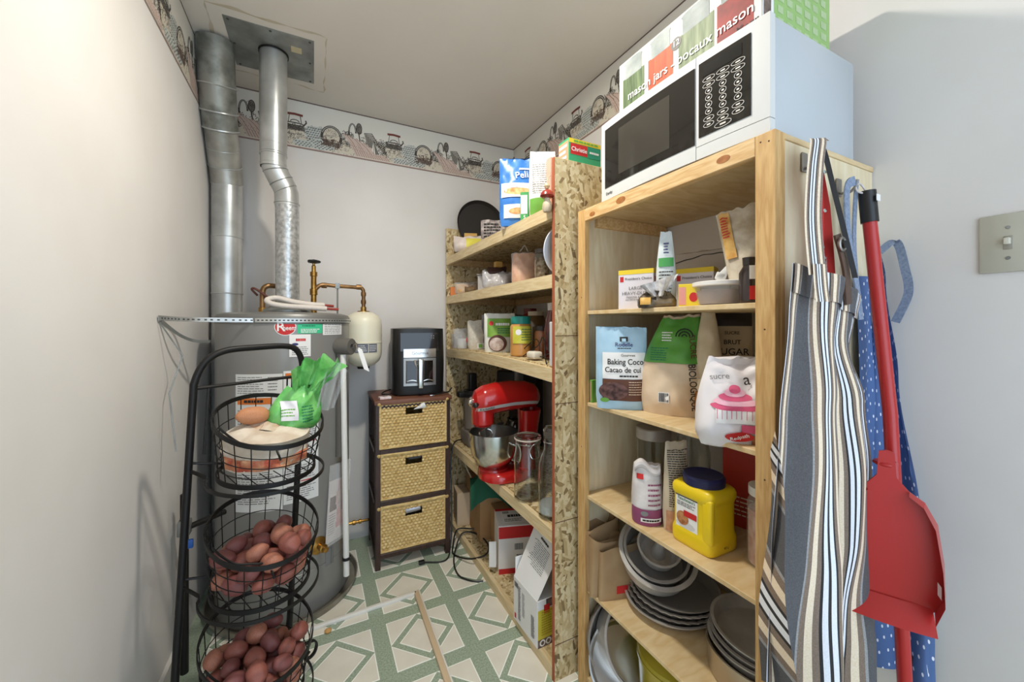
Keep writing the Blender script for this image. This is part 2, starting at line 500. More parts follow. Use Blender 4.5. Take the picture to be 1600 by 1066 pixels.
# wallpaper border with a printed row of baskets, jugs, cloths and wheat
PRINT = mat_attr('border print', .75)
BORDER = mat('border paper', (226, 222, 212), .75)
class Draw:
    def __init__(s): s.g = G(); s.g.c = []
    def poly(s, pts, c, l):
        n = len(s.g.v); s.g.v += [(p[0], p[1], l) for p in pts]; s.g.f.append(tuple(range(n, n+len(pts)))); s.g.c += [c]*len(pts)
    def stroke(s, pts, w, c, l):
        P = [Vector(p) for p in pts]; n = len(P); L = []; Rr = []
        for i in range(n):
            t = (P[min(i+1, n-1)]-P[max(i-1, 0)]); t = t.normalized() if t.length else Vector((1, 0)); q = Vector((-t.y, t.x))*w/2
            L.append(P[i]+q); Rr.append(P[i]-q)
        for i in range(n-1): s.poly([L[i], L[i+1], Rr[i+1], Rr[i]], c, l)
    def ring(s, x, z, a, b, w, c, l, t0=0, t1=360, n=18):
        s.stroke([(x+a*math.cos(R(t0+(t1-t0)*i/n)), z+b*math.sin(R(t0+(t1-t0)*i/n))) for i in range(n+1)], w, c, l)
    def blob(s, x, z, a, b, c, l, r=None, n=14):
        s.poly([(x+a*math.cos(2*PI*i/n)*(1+(r.uniform(-.2, .2) if r else 0)), z+b*math.sin(2*PI*i/n)*(1+(r.uniform(-.2, .2) if r else 0))) for i in range(n)], c, l)
DK, GY, LG = lin((70, 64, 58)), lin((120, 114, 106)), lin((176, 172, 162))
TL_, PK, RB, WH, BG = lin((128, 144, 142)), lin((204, 172, 164)), lin((120, 62, 52)), lin((228, 224, 214)), lin((196, 180, 156))
def motif(d, x0, r):
    e = [0]
    def l():
        e[0] += 1; return .0005+e[0]*1.2e-6
    def sc(x, z, a, b, n, c, w=.0022):
        for _ in range(n):
            t = r.uniform(0, 6.3); p = (x+a*r.uniform(-1, 1), z+b*r.uniform(-1, 1)); k = r.uniform(.006, .018)
            d.stroke([p, (p[0]+k*math.cos(t)*.6, p[1]+k*math.sin(t)), (p[0]+k*math.cos(t+.8), p[1]+k*math.sin(t+.8)*.9)], w, c, l())
    def dashes(x, z, a, b, nx, nz, c, w, ang=.5):
        for q in range(nx):
            for k in range(nz):
                px, pz = x-a+2*a*(q+.5*(k % 2))/nx, z-b+2*b*k/nz
                d.stroke([(px, pz), (px+w*math.cos(ang), pz+w*math.sin(ang))], w*.55, c, l())
    X = lambda v: x0+v
    DB, GB, PL = lin((84, 62, 50)), lin((196, 198, 192)), lin((212, 202, 184))
    # ground cloth
    d.poly([(X(0), .012), (X(.51), .012), (X(.51), .07), (X(.42), .1), (X(.3), .1), (X(.2), .085), (X(.1), .1), (X(0), .07)], PL, l())
    sc(X(.25), .05, .25, .035, 110, GY, .002)
    # dark leafy tangle behind everything
    sc(X(.17), .10, .05, .035, 70, DK, .003); sc(X(.37), .09, .04, .035, 60, DK, .003); sc(X(.30), .1, .04, .03, 40, GY, .004)
    # gingham cloth, two lobes
    for px, pz, a, b in ((.035, .095, .05, .045), (.06, .04, .075, .028)):
        d.blob(X(px), pz, a, b, GB, l(), r); dashes(X(px), pz, a*.85, b*.8, 7, 6, lin((104, 108, 104)), .009); sc(X(px), pz, a, b, 16, GY, .0018)
    # round basket: thick handle arc over a woven body
    d.blob(X(.115), .095, .042, .045, PL, l()); sc(X(.115), .105, .03, .025, 26, GY, .0018)
    d.ring(X(.115), .09, .048, .058, .013, DK, l(), -20, 190); d.ring(X(.115), .09, .048, .058, .004, LG, l(), 10, 160)
    d.poly([(X(.065), .075), (X(.165), .062), (X(.155), .035), (X(.085), .045)], GY, l()); sc(X(.115), .06, .05, .02, 80, DB, .0032)
    # flowers, fruit, tall twisted handle and a spoon
    for k in range(10): d.blob(X(.17+.06*r.random()), .065+.06*r.random(), .011, .01, r.choice((LG, PL, GY)), l(), r)
    sc(X(.195), .095, .035, .035, 80, DK, .0024)
    d.ring(X(.222), .14, .018, .05, .008, DK, l(), 0, 180); d.stroke([(X(.204), .14), (X(.207), .1)], .008, DK, l()); d.ring(X(.222), .14, .018, .05, .0025, LG, l(), 10, 170)
    d.blob(X(.257), .17, .014, .03, GY, l()); d.ring(X(.257), .17, .014, .03, .004, DK, l()); d.stroke([(X(.255), .145), (X(.262), .1)], .006, DK, l()); sc(X(.257), .165, .008, .02, 14, DK, .002)
    # shocks of wheat
    for k in range(15):
        a = X(.215+.0125*k); h = .105-.004*k+.012*r.random()
        P = [(a+.03, .014), (a+.012, .014+h*.35), (a-.01, .014+h*.7), (a-.038, .014+h)]
        d.stroke(P, .0105, lin((206, 184, 172)), l()); d.stroke([(q[0]+.0045, q[1]) for q in P], .0022, lin((128, 96, 84)), l())
        for q in range(4): d.stroke([(P[1][0]-.006*q, P[1][1]+.018*q), (P[1][0]-.006*q-.006, P[1][1]+.018*q-.006)], .0018, lin((156, 122, 110)), l())
    # cross-hatched cone basket and white napkin
    d.poly([(X(.285), .15), (X(.325), .155), (X(.38), .07), (X(.36), .05), (X(.30), .09)], LG, l())
    for k in range(9):
        d.stroke([(X(.285+k*.010), .152-k*.008), (X(.30+k*.0085), .09-k*.005)], .003, DK, l()); d.stroke([(X(.29+k*.002), .145-k*.008), (X(.335+k*.006), .142-k*.010)], .0026, DK, l())
    d.stroke([(X(.285), .15), (X(.325), .157), (X(.385), .065)], .004, DK, l())
    d.poly([(X(.335), .12), (X(.40), .045), (X(.345), .04), (X(.325), .06)], WH, l()); d.poly([(X(.335), .12), (X(.365), .045), (X(.345), .04)], GY, l())
    for k in range(5): d.stroke([(X(.335), .12), (X(.335+.014*k), .042)], .002, DK, l())
    sc(X(.385), .075, .025, .03, 50, DK, .0026)
    # jug with the red-brown handle
    d.poly([(X(.412), .035), (X(.485), .035), (X(.492), .09), (X(.485), .122), (X(.412), .122), (X(.404), .09)], PL, l())
    d.stroke([(X(.404), .104), (X(.495), .104)], .024, GY, l()); sc(X(.45), .108, .043, .012, 70, DK, .0026)
    d.ring(X(.448), .124, .046, .007, .005, DK, l()); d.stroke([(X(.487), .118), (X(.503), .14), (X(.499), .152)], .007, DK, l())
    d.stroke([(X(.418), .128), (X(.424), .172)], .003, DK, l()); d.stroke([(X(.48), .128), (X(.474), .172)], .003, DK, l()); d.ring(X(.449), .135, .02, .012, .004, DK, l(), 0, 180)
    d.stroke([(X(.412), .174), (X(.448), .177), (X(.486), .174)], .012, RB, l())
    sc(X(.45), .06, .04, .022, 34, GY, .002); sc(X(.45), .072, .03, .01, 16, DK, .002)
    d.blob(X(.49), .03, .05, .02, GB, l(), r); dashes(X(.49), .03, .04, .014, 5, 3, lin((104, 108, 104)), .009)
def border(name, wall_m, length, mode):
    g = G()
    h0, h1 = 2.148, ZC
    if mode == 'back': g.box(XL, XR, YB-.001, YB, h0, h1)
    elif mode == 'right': g.box(XR-.001, XR, .55, YB, h0, h1)
    else: g.box(XL, XL+.001, .9, YB, h0, h1)
    o = struct(name, g, BORDER, 0)
    d = Draw(); r = random.Random(3); n = int(length/.51)+2
    for k in range(n): motif(d, k*.51, r)
    L = n*.51
    d.stroke([(0, .006), (L, .006)], .006, lin((168, 140, 130)), .0006); d.stroke([(0, .2515), (L, .2515)], .007, lin((110, 92, 84)), .0006)
    d.stroke([(0, .0015), (L, .0015)], .003, lin((110, 92, 84)), .0006)
    out = G(); out.f = d.g.f; out.c = d.g.c
    for x, z, l in d.g.v:
        if mode == 'back': p = (min(max(XL-.1+x, XL), XR), YB-.001-l, h0+z)
        elif mode == 'right': p = (XR-.001-l, max(YB+.25-x, .55), h0+z) if YB+.25-x < YB else (XR-.001-l, YB, h0+z)
        else: p = (XL+.001+l, min(.7+x, YB), h0+z) if .7+x > .9 else (XL+.001+l, .9, h0+z)
        out.v.append(p)
    obj('printed_pattern', out, PRINT, o, ang=0)
border('trim_1', None, XR-XL+.2, 'back'); border('trim_2', None, 2.2, 'right'); border('trim_3', None, 1.8, 'left')

# plaster stain round the vent plate on the ceiling
STAIN = mat('ceiling stain', (196, 182, 156), .9, rgb2=(206, 196, 178), scale=14)
def stain():
    g = G(); r = random.Random(5); x0, x1, y0, y1 = -.36, .045, 1.80, 2.215; n = 80; vs = []
    per = []
    for i in range(20): per.append((x0+(x1-x0)*i/20, y0, 0, -1))
    for i in range(20): per.append((x1, y0+(y1-y0)*i/20, 1, 0))
    for i in range(20): per.append((x1-(x1-x0)*i/20, y1, 0, 1))
    for i in range(20): per.append((x0, y1-(y1-y0)*i/20, -1, 0))
    k = len(per)
    for q in (0, 1):
        for i, (x, y, a, b) in enumerate(per):
            o = noise.noise(Vector((x*11, y*11, q*1.5)))*.022+q*.006
            vs.append((x+a*o, y+b*o, ZC-.0004))
    g.add(vs, [(i, (i+1) % k, k+(i+1) % k, k+i) for i in range(k)])
    return g
ceil = bpy.data.objects['ceiling']
obj('water_stain', stain(), STAIN, ceil, ang=0)

# ------------------------------------------------------------------ ceiling lamp (above the frame, lights the pantry)
t = thing('ceiling_lamp', 'flush round lamp on the pantry ceiling, above the frame', 'lamp', (.31, 1.0, ZC))
obj('lamp_body', G().lathe([(.098, 0), (.1, -.004), (.098, -.022), (.06, -.026), (.0525, -.0255)], 40, caps=False), WHITEP, t)
bulbm = mat('glowing diffuser', (255, 250, 238), .5, emis=BULB)
obj('diffuser', G().lathe([(.0525, -.0245), (.03, -.0255), (0, -.026)], 40, caps=False), bulbm, t)

# ------------------------------------------------------------------ light switch
t = thing('light_switch', 'beige toggle light switch plate on the right wall', 'light switch', (XR, .2375, 1.37))
SWM = mat('beige plate', (182, 177, 160), .4)
obj('cover_plate', G().rbox(-.006, 0, -.038, .038, -.0575, .0575, .003), SWM, t)
obj('toggle', G().rbox(-.0175, -.003, -.004, .004, -.004, .009, .0015), mat('toggle', (206, 200, 184), .4), t)
obj('toggle_slot', G().rbox(-.0072, -.002, -.006, .006, -.013, .013, .001), mat('toggle slot', (150, 144, 130), .5), t)
for z in (-.03, .03): obj('screw', G().lathe([(.0035, 0), (.003, .0012), (0, .0014)], 10, Matrix.Translation((-.006, 0, z)) @ Matrix.Rotation(R(-90), 4, 'Y')), GALVD, t)

# ================================================================== WATER HEATER CORNER
HX, HY, HR = -.11, 2.05, .262
pan = thing('drain_pan', 'round shallow metal pan on the floor under the water heater', 'pan', (HX, HY, 0))
obj('tray', G().lathe([(.255, .001), (.29, .001), (.299, .03), (.301, .032), (.296, .032), (.288, .006), (.25, .006)], 64, caps=False), mat('pan metal', (168, 164, 152), .45, .6, rgb2=(130, 124, 110), scale=8), pan)
h = thing('water_heater', 'tall grey cylindrical gas water heater with warning labels in the corner', 'water heater', (HX, HY, .007))
obj('tank_body', G().lathe([(.20, 0), (.255, .0), (HR, .02), (HR, .185), (HR-.002, .187), (HR-.002, .189), (HR, .191), (HR, 1.222)], 96, caps=False), HEAT, h)
obj('top_cap', G().lathe([(HR+.002, 1.205), (HR+.003, 1.232), (HR-.004, 1.244), (HR-.03, 1.252), (.1, 1.258), (0, 1.258)], 96, caps=False), HEATD, h)
for a in range(-60, 90, 30):
    obj('cap_screw', G().lathe([(.005, 0), (.004, .003), (0, .0035)], 10, Matrix.Rotation(R(a), 4, 'Z') @ Matrix.Translation((0, -HR-.002, 1.218)) @ Matrix.Rotation(R(90), 4, 'X')), GALV, h)
obj('draft_hood', G().lathe([(.095, 1.258), (.095, 1.266), (.07, 1.285), (.05, 1.30), (.049, 1.305)], 40, Matrix.Translation((.005, -.03, 0)), caps=False), GALVD, h)
hs = round_front(HR)
def arc(d): return R(d)*HR
RHEEM = mat('logo red', (196, 36, 34), .5)
patch('logo_badge', WHITEB, h, hs, arc(-6.2), arc(10.4), 1.158, 1.228, shape='ellipse', off=.001)
patch('logo_badge', RHEEM, h, hs, arc(-5.6), arc(9.8), 1.161, 1.225, shape='ellipse', off=.0016)
def hs2(a, b, o): return hs(a, b, o+.0012)
text('R', .052, WHITEB, h, hs2, (arc(-1.4), 1.192), .012)
text('heem', .026, WHITEB, h, hs2, (arc(5.2), 1.188), .012, sx=.8)
GRN = mat('green sticker', (62, 190, 140), .5)
patch('green_sticker', GRN, h, hs, arc(11.4), arc(32.5), 1.166, 1.216, 10, 2)
lines('small_print', mat('dark green ink', (20, 110, 76), .6), h, hs, arc(15), arc(29), 1.192, 1.212, 2, .4)
lines('small_print', WHITEB, h, hs, arc(14), arc(31), 1.168, 1.186, 3, .5, seed=4)
patch('white_sticker', WHITEB, h, hs, arc(33.4), arc(57.5), 1.158, 1.216, 10, 2)
lines('small_print', INKG, h, hs, arc(35), arc(56), 1.162, 1.212, 7, .35, seed=5)
patch('white_sticker', WHITEB, h, hs, arc(5), arc(22), 1.072, 1.162, 10, 2, off=.0022)
patch('sticker_emblem', mat('navy ink', (50, 56, 110), .6), h, hs, arc(7), arc(12), 1.118, 1.128, 4, 2, off=.003, shape='ellipse')
lines('small_print', REDINK, h, hs, arc(10), arc(18), 1.134, 1.147, 1, .8, off=.003)
lines('small_print', INKG, h, hs, arc(7), arc(20), 1.078, 1.115, 5, .35, off=.003, seed=9)
patch('instruction_label', mat('label paper', (222, 222, 220), .55), h, hs, arc(-38), arc(0), .47, 1.008, 12, 2)
patch('instruction_label', mat('label paper', (222, 222, 220), .55), h, hs, arc(.6), arc(29), .485, 1.017, 12, 2)
lines('small_print', INKG, h, hs, arc(-36), arc(-13), .93, 1.0, 8, .35, seed=11); lines('small_print', INKG, h, hs, arc(-11), arc(-2), .94, 1.0, 5, .35, seed=12)
patch('warning_band', ORANGEP, h, hs, arc(2), arc(27), .985, 1.008, 8, 1, off=.0012); patch('warning_band', ORANGEP, h, hs, arc(2), arc(24), .93, .948, 8, 1, off=.0012)
patch('warning_band', ORANGEP, h, hs, arc(-36), arc(-8), .89, .915, 8, 1, off=.0012)
lines('small_print', INK, h, hs, arc(8), arc(22), .99, 1.003, 1, .7, off=.0022); lines('small_print', INK, h, hs, arc(-30), arc(-14), .895, .91, 1, .7, off=.0022)
for k in range(5):
    z1 = .87-k*.078
    lines('small_print', INKG, h, hs, arc(3), arc(27), z1-.06, z1, 7, .4, seed=20+k); lines('small_print', INKG, h, hs, arc(-36), arc(-3), z1-.06, z1, 7, .4, seed=30+k)
    if k % 2: patch('red_rule', REDINK, h, hs, arc(14), arc(27), z1-.07, z1-.066, 4, 1, off=.0012)
v = obj('drain_valve', G().lathe([(.036, 0), (.036, .003), (.018, .008), (.013, .01), (.013, .03), (.017, .032), (.017, .042), (.011, .044), (.011, .06), (0, .062)], 20, Matrix.Rotation(R(29), 4, 'Z') @ Matrix.Translation((0, -HR, .277)) @ Matrix.Rotation(R(90), 4, 'X')), BRASS, h)
obj('air_screen', G().grid(lambda u, w: hs(arc(36+9*u), .17+.07*w, .001+.001*((int(u*22)+int(w*24)) % 2)), 22, 24), mat('perforated screen', (112, 110, 106), .5, .4), h, ang=0)
# temperature-pressure relief valve in a foam sleeve, discharge pipe, paper tag
mt = Matrix.Rotation(R(52), 4, 'Z') @ Matrix.Translation((0, -HR+.01, 1.105)) @ Matrix.Rotation(R(90), 4, 'X')
FOAM = mat('grey foam sleeve', (96, 92, 86), .85, bump=.2, bscale=120)
obj('relief_valve_sleeve', G().lathe([(.036, 0), (.036, .075), (.034, .078), (.012, .078), (.012, .06)], 28, mt, caps=False), FOAM, h)
a_ = R(52); ex, ey = math.sin(a_), -math.cos(a_)
obj('foam_drop', G().tube([(ex*.275, ey*.275, 1.09), (ex*.277, ey*.277, 1.0), (ex*.273, ey*.273, .90), (ex*.272, ey*.272, .62)], .021, 14), FOAM, h)
obj('relief_lever', G().tube([(ex*.335, ey*.335, 1.11), (ex*.35, ey*.35, 1.12), (ex*.352+.004, ey*.352, 1.095)], .004, 8), STEEL, h)
obj('discharge_pipe', G().tube([(ex*.298-.01, ey*.298-.006, 1.07), (ex*.30-.008, ey*.30-.008, .8), (ex*.30-.002, ey*.30-.01, .4), (ex*.302, ey*.302-.01, .10)], .0125, 14), mat('white pipe', (226, 224, 218), .35), h)
obj('pipe_clip', G().band([(ex*.302+.0155*math.cos(t*PI/8), ey*.302-.008+.0155*math.sin(t*PI/8), .175) for t in range(16)], .012, .004), BLACKP, h)
obj('paper_tag', G().grid(lambda u, w: (ex*.345+.006+.03*w+.022*u, ey*.345-.004-.006*w, 1.105-.10*w-.012*u), 2, 6).grid(lambda u, w: (ex*.345+.0065+.03*w+.022*u, ey*.345-.0035-.006*w, 1.105-.10*w-.012*u), 2, 6), WHITEB, h)

# leaflet in a clear bag hanging on the heater
t = thing('leaflet', 'pink photo leaflet in a clear bag hanging on the side of the heater', 'leaflet', (.085, 1.868, .27), rot=(0, R(5), R(47)))
obj('sheet', G().box(-.06, .06, -.001, .0, 0, .26), mat('leaflet paper', (226, 214, 208), .6), t, ang=0)
lf = flat(-.001)
patch('photo_print', mat('pink photo', (196, 136, 130), .6, rgb2=(226, 190, 184), scale=24), t, lf, -.005, .056, .05, .25, 2)
patch('photo_print', mat('dark photo', (84, 66, 58), .6, rgb2=(130, 110, 100), scale=60), t, lf, -.05, -.008, .13, .19, 2)
patch('photo_print', mat('tan photo', (188, 150, 134), .6, rgb2=(214, 190, 178), scale=50), t, lf, -.015, .02, .15, .21, 2, off=.0009)
lines('small_print', INKG, t, lf, -.052, -.01, .03, .12, 9, .3, seed=3)
pz = Pouch(.135, .34, .008, .5, .2, 3, .003)
pz.build('clear_bag', CLEARP, t, 16, 16).location = (0, -.004, -.01)

# steel restraint strap from the wall round the heater, with its brace wire
t = thing('restraint_strap', 'perforated steel strap from the left wall around the water heater top', 'strap', (HX, HY, 1.226))
pts = [(XL+.004-HX, -.50, .0), (-.25, -.33, 0)]+[( (HR+.006)*math.sin(R(a)), -(HR+.006)*math.cos(R(a)), 0) for a in range(-42, 92, 4)]
pts = [(XL+.004-HX, -.46, .004), (-.30, -.335, .002), (-.24, -.285, .001)]+[((HR+.007)*math.sin(R(a)), -(HR+.007)*math.cos(R(a)), 0) for a in range(-24, 92, 4)]
sp_ = smooth_path(pts, 14)
obj('strap_band', G().band(sp_, .016, .0012, closed=False), GALV, t)
g = G(); acc = 0
for i in range(1, len(sp_)):
    a, b = sp_[i-1], sp_[i]; acc += (b-a).length
    if acc > .0145:
        acc = 0; tt = (b-a).normalized(); nn = Vector((tt.y, -tt.x, 0)); p = b+nn*.0011
        if nn.y > 0: p = b-nn*.0011
        g.add([p-tt*.004+Vector((0, 0, z)) for z in (-.0025, .0025)]+[p+tt*.004+Vector((0, 0, z)) for z in (.0025, -.0025)], [(0, 1, 2, 3)])
obj('strap_holes', g, mat('hole dark', (70, 70, 68), .8), t, ang=0, kind='stuff')
obj('brace_wire', G().tube([(XL+.006-HX, -.455, -.01), (XL+.05-HX, -.40, -.12), (XL+.02-HX, -.42, -.24), (XL+.05-HX, -.47, -.42)], .002, 6), GALVD, t)
obj('brace_strip', G().band(smooth_path([(XL+.006-HX, -.44, -.004), (XL+.035-HX, -.38, -.05), (XL+.06-HX, -.30, -.075), (XL+.09-HX, -.22, -.08)], 5), .01, .0015, closed=False), GALVD, t)

# vent flue with its ceiling plate
t = thing('vent_flue', 'galvanised flue pipe rising from the heater with an offset elbow', 'flue', (-.105, 2.02, 1.30))
def pipe_prof(pts, r, joints=()):
    g = G(); P = smooth_path(pts, 6); g.tube(P, r, 40); return g
obj('lower_pipe', G().tube([(0, 0, -.02), (.0, 0, .05), (-.001, 0, .43), (-.002, 0, .455)], .0475, 40), mat('foil wrapped flue', (204, 205, 204), .3, .65, rgb2=(160, 161, 160), scale=60, bump=.45, bscale=55), t)
obj('elbow', G().tube([(-.002, 0, .44), (-.004, 0, .50), (-.012, 0, .525), (-.038, -.008, .575), (-.05, -.012, .60), (-.053, -.015, .66)], .0485, 40), GALV, t)
for p, z, r in (((-.002, 0), .452, .0515), ((-.053, -.015), .615, .0515), ((-.053, -.015), .655, .0535), ((-.053, -.015), .70, .0535)):
    obj('joint_ring', G().lathe([(r-.004, -.004), (r, -.002), (r, .002), (r-.004, .004)], 40, Matrix.Translation((p[0], p[1], z)), caps=False), GALV, t)
def flue_ring(p, q, r):
    d = (Vector(q)-Vector(p)).normalized(); u = d.orthogonal().normalized(); v2 = d.cross(u)
    obj('elbow_seam', G().tube([Vector(p)+(u*math.cos(k*PI/18)+v2*math.sin(k*PI/18))*r for k in range(36)], .002, 6, True), GALVD, t)
flue_ring((-.024, -.004, .549), (-.038, -.008, .575), .0485); flue_ring((-.008, 0, .513), (-.02, -.002, .535), .0485); flue_ring((-.045, -.011, .59), (-.05, -.013, .61), .0485)
obj('upper_pipe', G().lathe([(.0505, .60), (.0505, .66), (.0525, .662), (.0525, .72), (.0535, .725), (.0535, ZC-1.30-.006)], 44, Matrix.Translation((-.053, -.015, 0)), caps=False), GALV, t)
t = thing('flue_plate', 'square galvanised plate screwed to the ceiling around the flue pipe', 'plate', (-.157, 2.003, ZC))
obj('plate', G().rbox(-.158, .158, -.163, .163, -.0022, -.0002, .0005, 1), GALVD, t)
for x in (-.142, 0, .142):
    for y in (-.148, 0, .148):
        if x or y: obj('screw', G().lathe([(.005, -.002), (.004, -.005), (0, -.0055)], 8, Matrix.Translation((x, y, 0))), mat('screw steel', (84, 84, 80), .5, .6), t)
obj('collar_ring', G().lathe([(.0545, -.002), (.058, -.002), (.058, -.008), (.0545, -.008)], 40, caps=False), BLACKM, t)
obj('label_scrap', G().box(.07, .11, -.09, -.05, -.0026, -.0022), mat('old label', (196, 184, 150), .7), t, ang=0)

# round air duct in the corner
t = thing('air_duct', 'dusty round galvanised duct pipe in the left back corner', 'duct', (-.366, 2.262, 1.0))
def duct_r(pts, r, m, name='duct_section'):
    return obj(name, G().tube(pts, r, 44, cap=False), m, t)
DUSTY = mat('dusty duct steel', (158, 158, 150), .48, .5, rgb2=(112, 112, 104), scale=11, lo=.4, hi=.6, bump=.15, bscale=18)
duct_r([(0, 0, -.99), (0, 0, .36)], .0605, GALV); duct_r([(0, 0, .35), (0, 0, .885)], .0615, GALV)
duct_r([(0, 0, .875), (-.002, -.012, .915), (-.003, -.03, .955)], .0635, mat('elbow steel', (182, 180, 172), .4, .55, rgb2=(146, 144, 136), scale=9))
duct_r([(-.003, -.028, .95), (-.004, -.075, 1.02), (-.005, -.12, 1.09)], .0635, mat('elbow steel', (168, 166, 160), .4, .85))
duct_r([(-.005, -.115, 1.08), (-.005, -.155, 1.15)], .0655, DUSTY)
duct_r([(-.005, -.15, 1.14), (-.004, -.20, 1.24)], .067, DUSTY); duct_r([(-.004, -.195, 1.23), (-.003, -.225, 1.32), (-.003, -.235, 1.402)], .0675, DUSTY)
def ring_at(p, q, r, w=.003):
    d = (Vector(q)-Vector(p)).normalized(); u = d.orthogonal().normalized(); v2 = d.cross(u)
    obj('seam_ring', G().tube([Vector(p)+(u*math.cos(k*PI/18)+v2*math.sin(k*PI/18))*r for k in range(36)], w, 6, True), GALV, t)
ring_at((0, 0, .355), (0, 0, .4), .0615); ring_at((0, 0, .62), (0, 0, .7), .062, .002); ring_at((0, 0, .88), (0, -.01, .9), .0635); ring_at((-.003, -.03, .952), (-.004, -.08, 1.03), .065, .0025)
ring_at((-.004, -.07, 1.015), (-.004, -.12, 1.09), .0645, .0018)
ring_at((-.005, -.118, 1.085), (-.005, -.155, 1.15), .067, .004); ring_at((-.005, -.152, 1.145), (-.004, -.2, 1.24), .0685, .004); ring_at((-.004, -.198, 1.235), (-.003, -.225, 1.3), .069, .003)
obj('clamp_bolt', G().rbox(-.052, -.03, -.215, -.2, 1.17, 1.186, .002), GALV, t)

# copper pipes, shut-off valve, expansion tank
t = thing('copper_pipework', 'copper and brass water pipe with black valve wheel above the heater', 'pipe', (.0, 2.10, 1.25))
obj('valve_stem', G().lathe([(.014, -.005), (.014, .03), (.018, .032), (.018, .05), (.0125, .052), (.0125, .10), (.017, .102), (.017, .13), (.0125, .132), (.0125, .19), (.016, .192), (.016, .212), (.01, .214), (.01, .24), (.006, .245), (.006, .262)], 20), BRASS, t)
g = G().lathe([(.006, .252), (.008, .262), (.006, .272), (0, .273)], 12)
g.tube([(.022*math.cos(a*PI/10)*(1+.12*math.cos(a*PI/2)), .022*math.sin(a*PI/10)*(1+.12*math.cos(a*PI/2)), .262) for a in range(20)], .0065, 8, True)
g.tube([(-.022, 0, .262), (.022, 0, .262)], .004, 6).tube([(0, -.022, .262), (0, .022, .262)], .004, 6)
obj('valve_wheel', g, BLACKP, t)
obj('horizontal_pipe', G().tube(smooth_path([(.0, 0, .115), (.03, .0, .15), (.1, .012, .15), (.20, .028, .148), (.222, .03, .142), (.228, .03, .12), (.228, .03, .05)], 6), .0095, 14), COPPER, t)
for x in (.03, .19): obj('fitting', G().lathe([(.013, -.012), (.0135, 0), (.013, .012)], 16, Matrix.Translation((x+.015, .005+x*.1, .15)) @ Matrix.Rotation(R(90), 4, 'Y')), COPPER, t)
for z in (.115, .075): obj('fitting', G().lathe([(.0125, -.01), (.013, 0), (.0125, .01)], 16, Matrix.Translation((.228, .03, z))), COPPER, t)
obj('pipe_hanger', G().tube([(.105, .012, .15), (.105, .012, .0)], .004, 8).box(.095, .115, .002, .024, .138, .164), GALVD, t)
obj('outlet_pipe', G().tube(smooth_path([(-.205, -.03, 0), (-.205, -.03, .07), (-.203, -.03, .115), (-.19, -.03, .132), (-.165, -.02, .136), (-.11, -.0, .13)], 6), .0115, 14), COPPER, t)
obj('outlet_fitting', G().lathe([(.016, -.005), (.016, .035), (.0125, .037)], 16, Matrix.Translation((-.205, -.03, 0))), BRASS, t)
WR_ = mat('wrapped line', (96, 56, 46), .7)
obj('gas_hose', G().tube(smooth_path([(-.225, -.02, .09), (-.245, -.03, .115), (-.235, -.035, .12), (-.2, -.05, .095), (-.165, -.06, .06), (-.15, -.07, .01)], 6), .005, 8), WR_, t)
t = thing('insulated_line', 'white insulated hose with red bare ends lying on the heater top', 'hose', (-.06, 1.93, 1.268))
obj('hose', G().tube(smooth_path([(.11, .0, .012), (.03, -.02, .016), (-.05, -.025, .02), (-.1, -.02, .03), (-.115, -.0, .045), (-.08, .01, .055), (-.02, 0, .04), (.05, 0, .03), (.1, .02, .028)], 6), .011, 12), mat('white felt hose', (210, 200, 190), .9, bump=.3, bscale=90), t)
obj('bare_end', G().tube([(.11, 0, .012), (.16, .01, .01)], .006, 8), mat('red cable', (150, 60, 50), .6), t); obj('bare_end', G().tube([(.1, .02, .028), (.14, .04, .026)], .006, 8), mat('red cable', (150, 60, 50), .6), t)
t = thing('expansion_tank', 'cream steel expansion tank hanging below a copper pipe elbow', 'tank', (.228, 2.13, .995))
obj('shell', G().lathe([(.0, .0), (.03, .0), (.055, .008), (.078, .028), (.088, .055), (.09, .09), (.09, .118), (.0915, .12), (.0915, .126), (.09, .128), (.09, .21), (.086, .238), (.07, .262), (.045, .276), (.02, .281), (.0, .282)], 48, caps=False), CREAM, t)
obj('bottom_cap', G().lathe([(.028, -.012), (.032, .004), (.0, .004)], 24), BLACKP, t)
obj('inlet_neck', G().lathe([(.03, .278), (.03, .283), (.014, .285), (.014, .305)], 20), BRASS, t)
ts = round_front(.0905)
patch('rating_label', mat('label grey', (98, 102, 112), .5), t, ts, -.05, .012, .075, .118, 10, 2); patch('rating_label', mat('label grey', (98, 102, 112), .5), t, ts, .015, .06, .075, .118, 8, 2)
lines('small_print', WHITEB, t, ts, -.046, .009, .08, .113, 4, .3, seed=2); lines('small_print', WHITEB, t, ts, .018, .057, .08, .113, 4, .3, seed=3)

# low brass fitting by the wall and gas pipe with a blue valve
t = thing('wall_valve', 'small brass pipe fitting low on the back wall beside the wicker tower', 'valve', (.2, 2.30, .12))
obj('fitting_body', G().lathe([(.008, -.03), (.008, -.012), (.013, -.01), (.013, .004), (.008, .006), (.008, .02), (.012, .022), (.012, .034), (.007, .036), (.007, .07)], 14, Matrix.Rotation(R(90), 4, 'Y')), BRASS, t)
obj('supply_pipe', G().tube([(.07, 0, 0), (.1, .02, 0), (.1, .06, 0)], .007, 8), COPPER, t); obj('supply_pipe', G().tube([(-.03, 0, 0), (-.12, .02, -.005)], .007, 8), COPPER, t)
t = thing('gas_pipe', 'black gas pipe with a blue lever valve behind the basket rack', 'pipe', (-.40, 1.72, 0))
obj('riser', G().tube([(0, 0, .0), (0, 0, .62)], .012, 12).tube([(0, 0, .5), (.1, .09, .5)], .01, 10), BLACKM, t)
obj('valve_body', G().rbox(-.018, .018, -.018, .018, .48, .53, .004), GALVD, t)
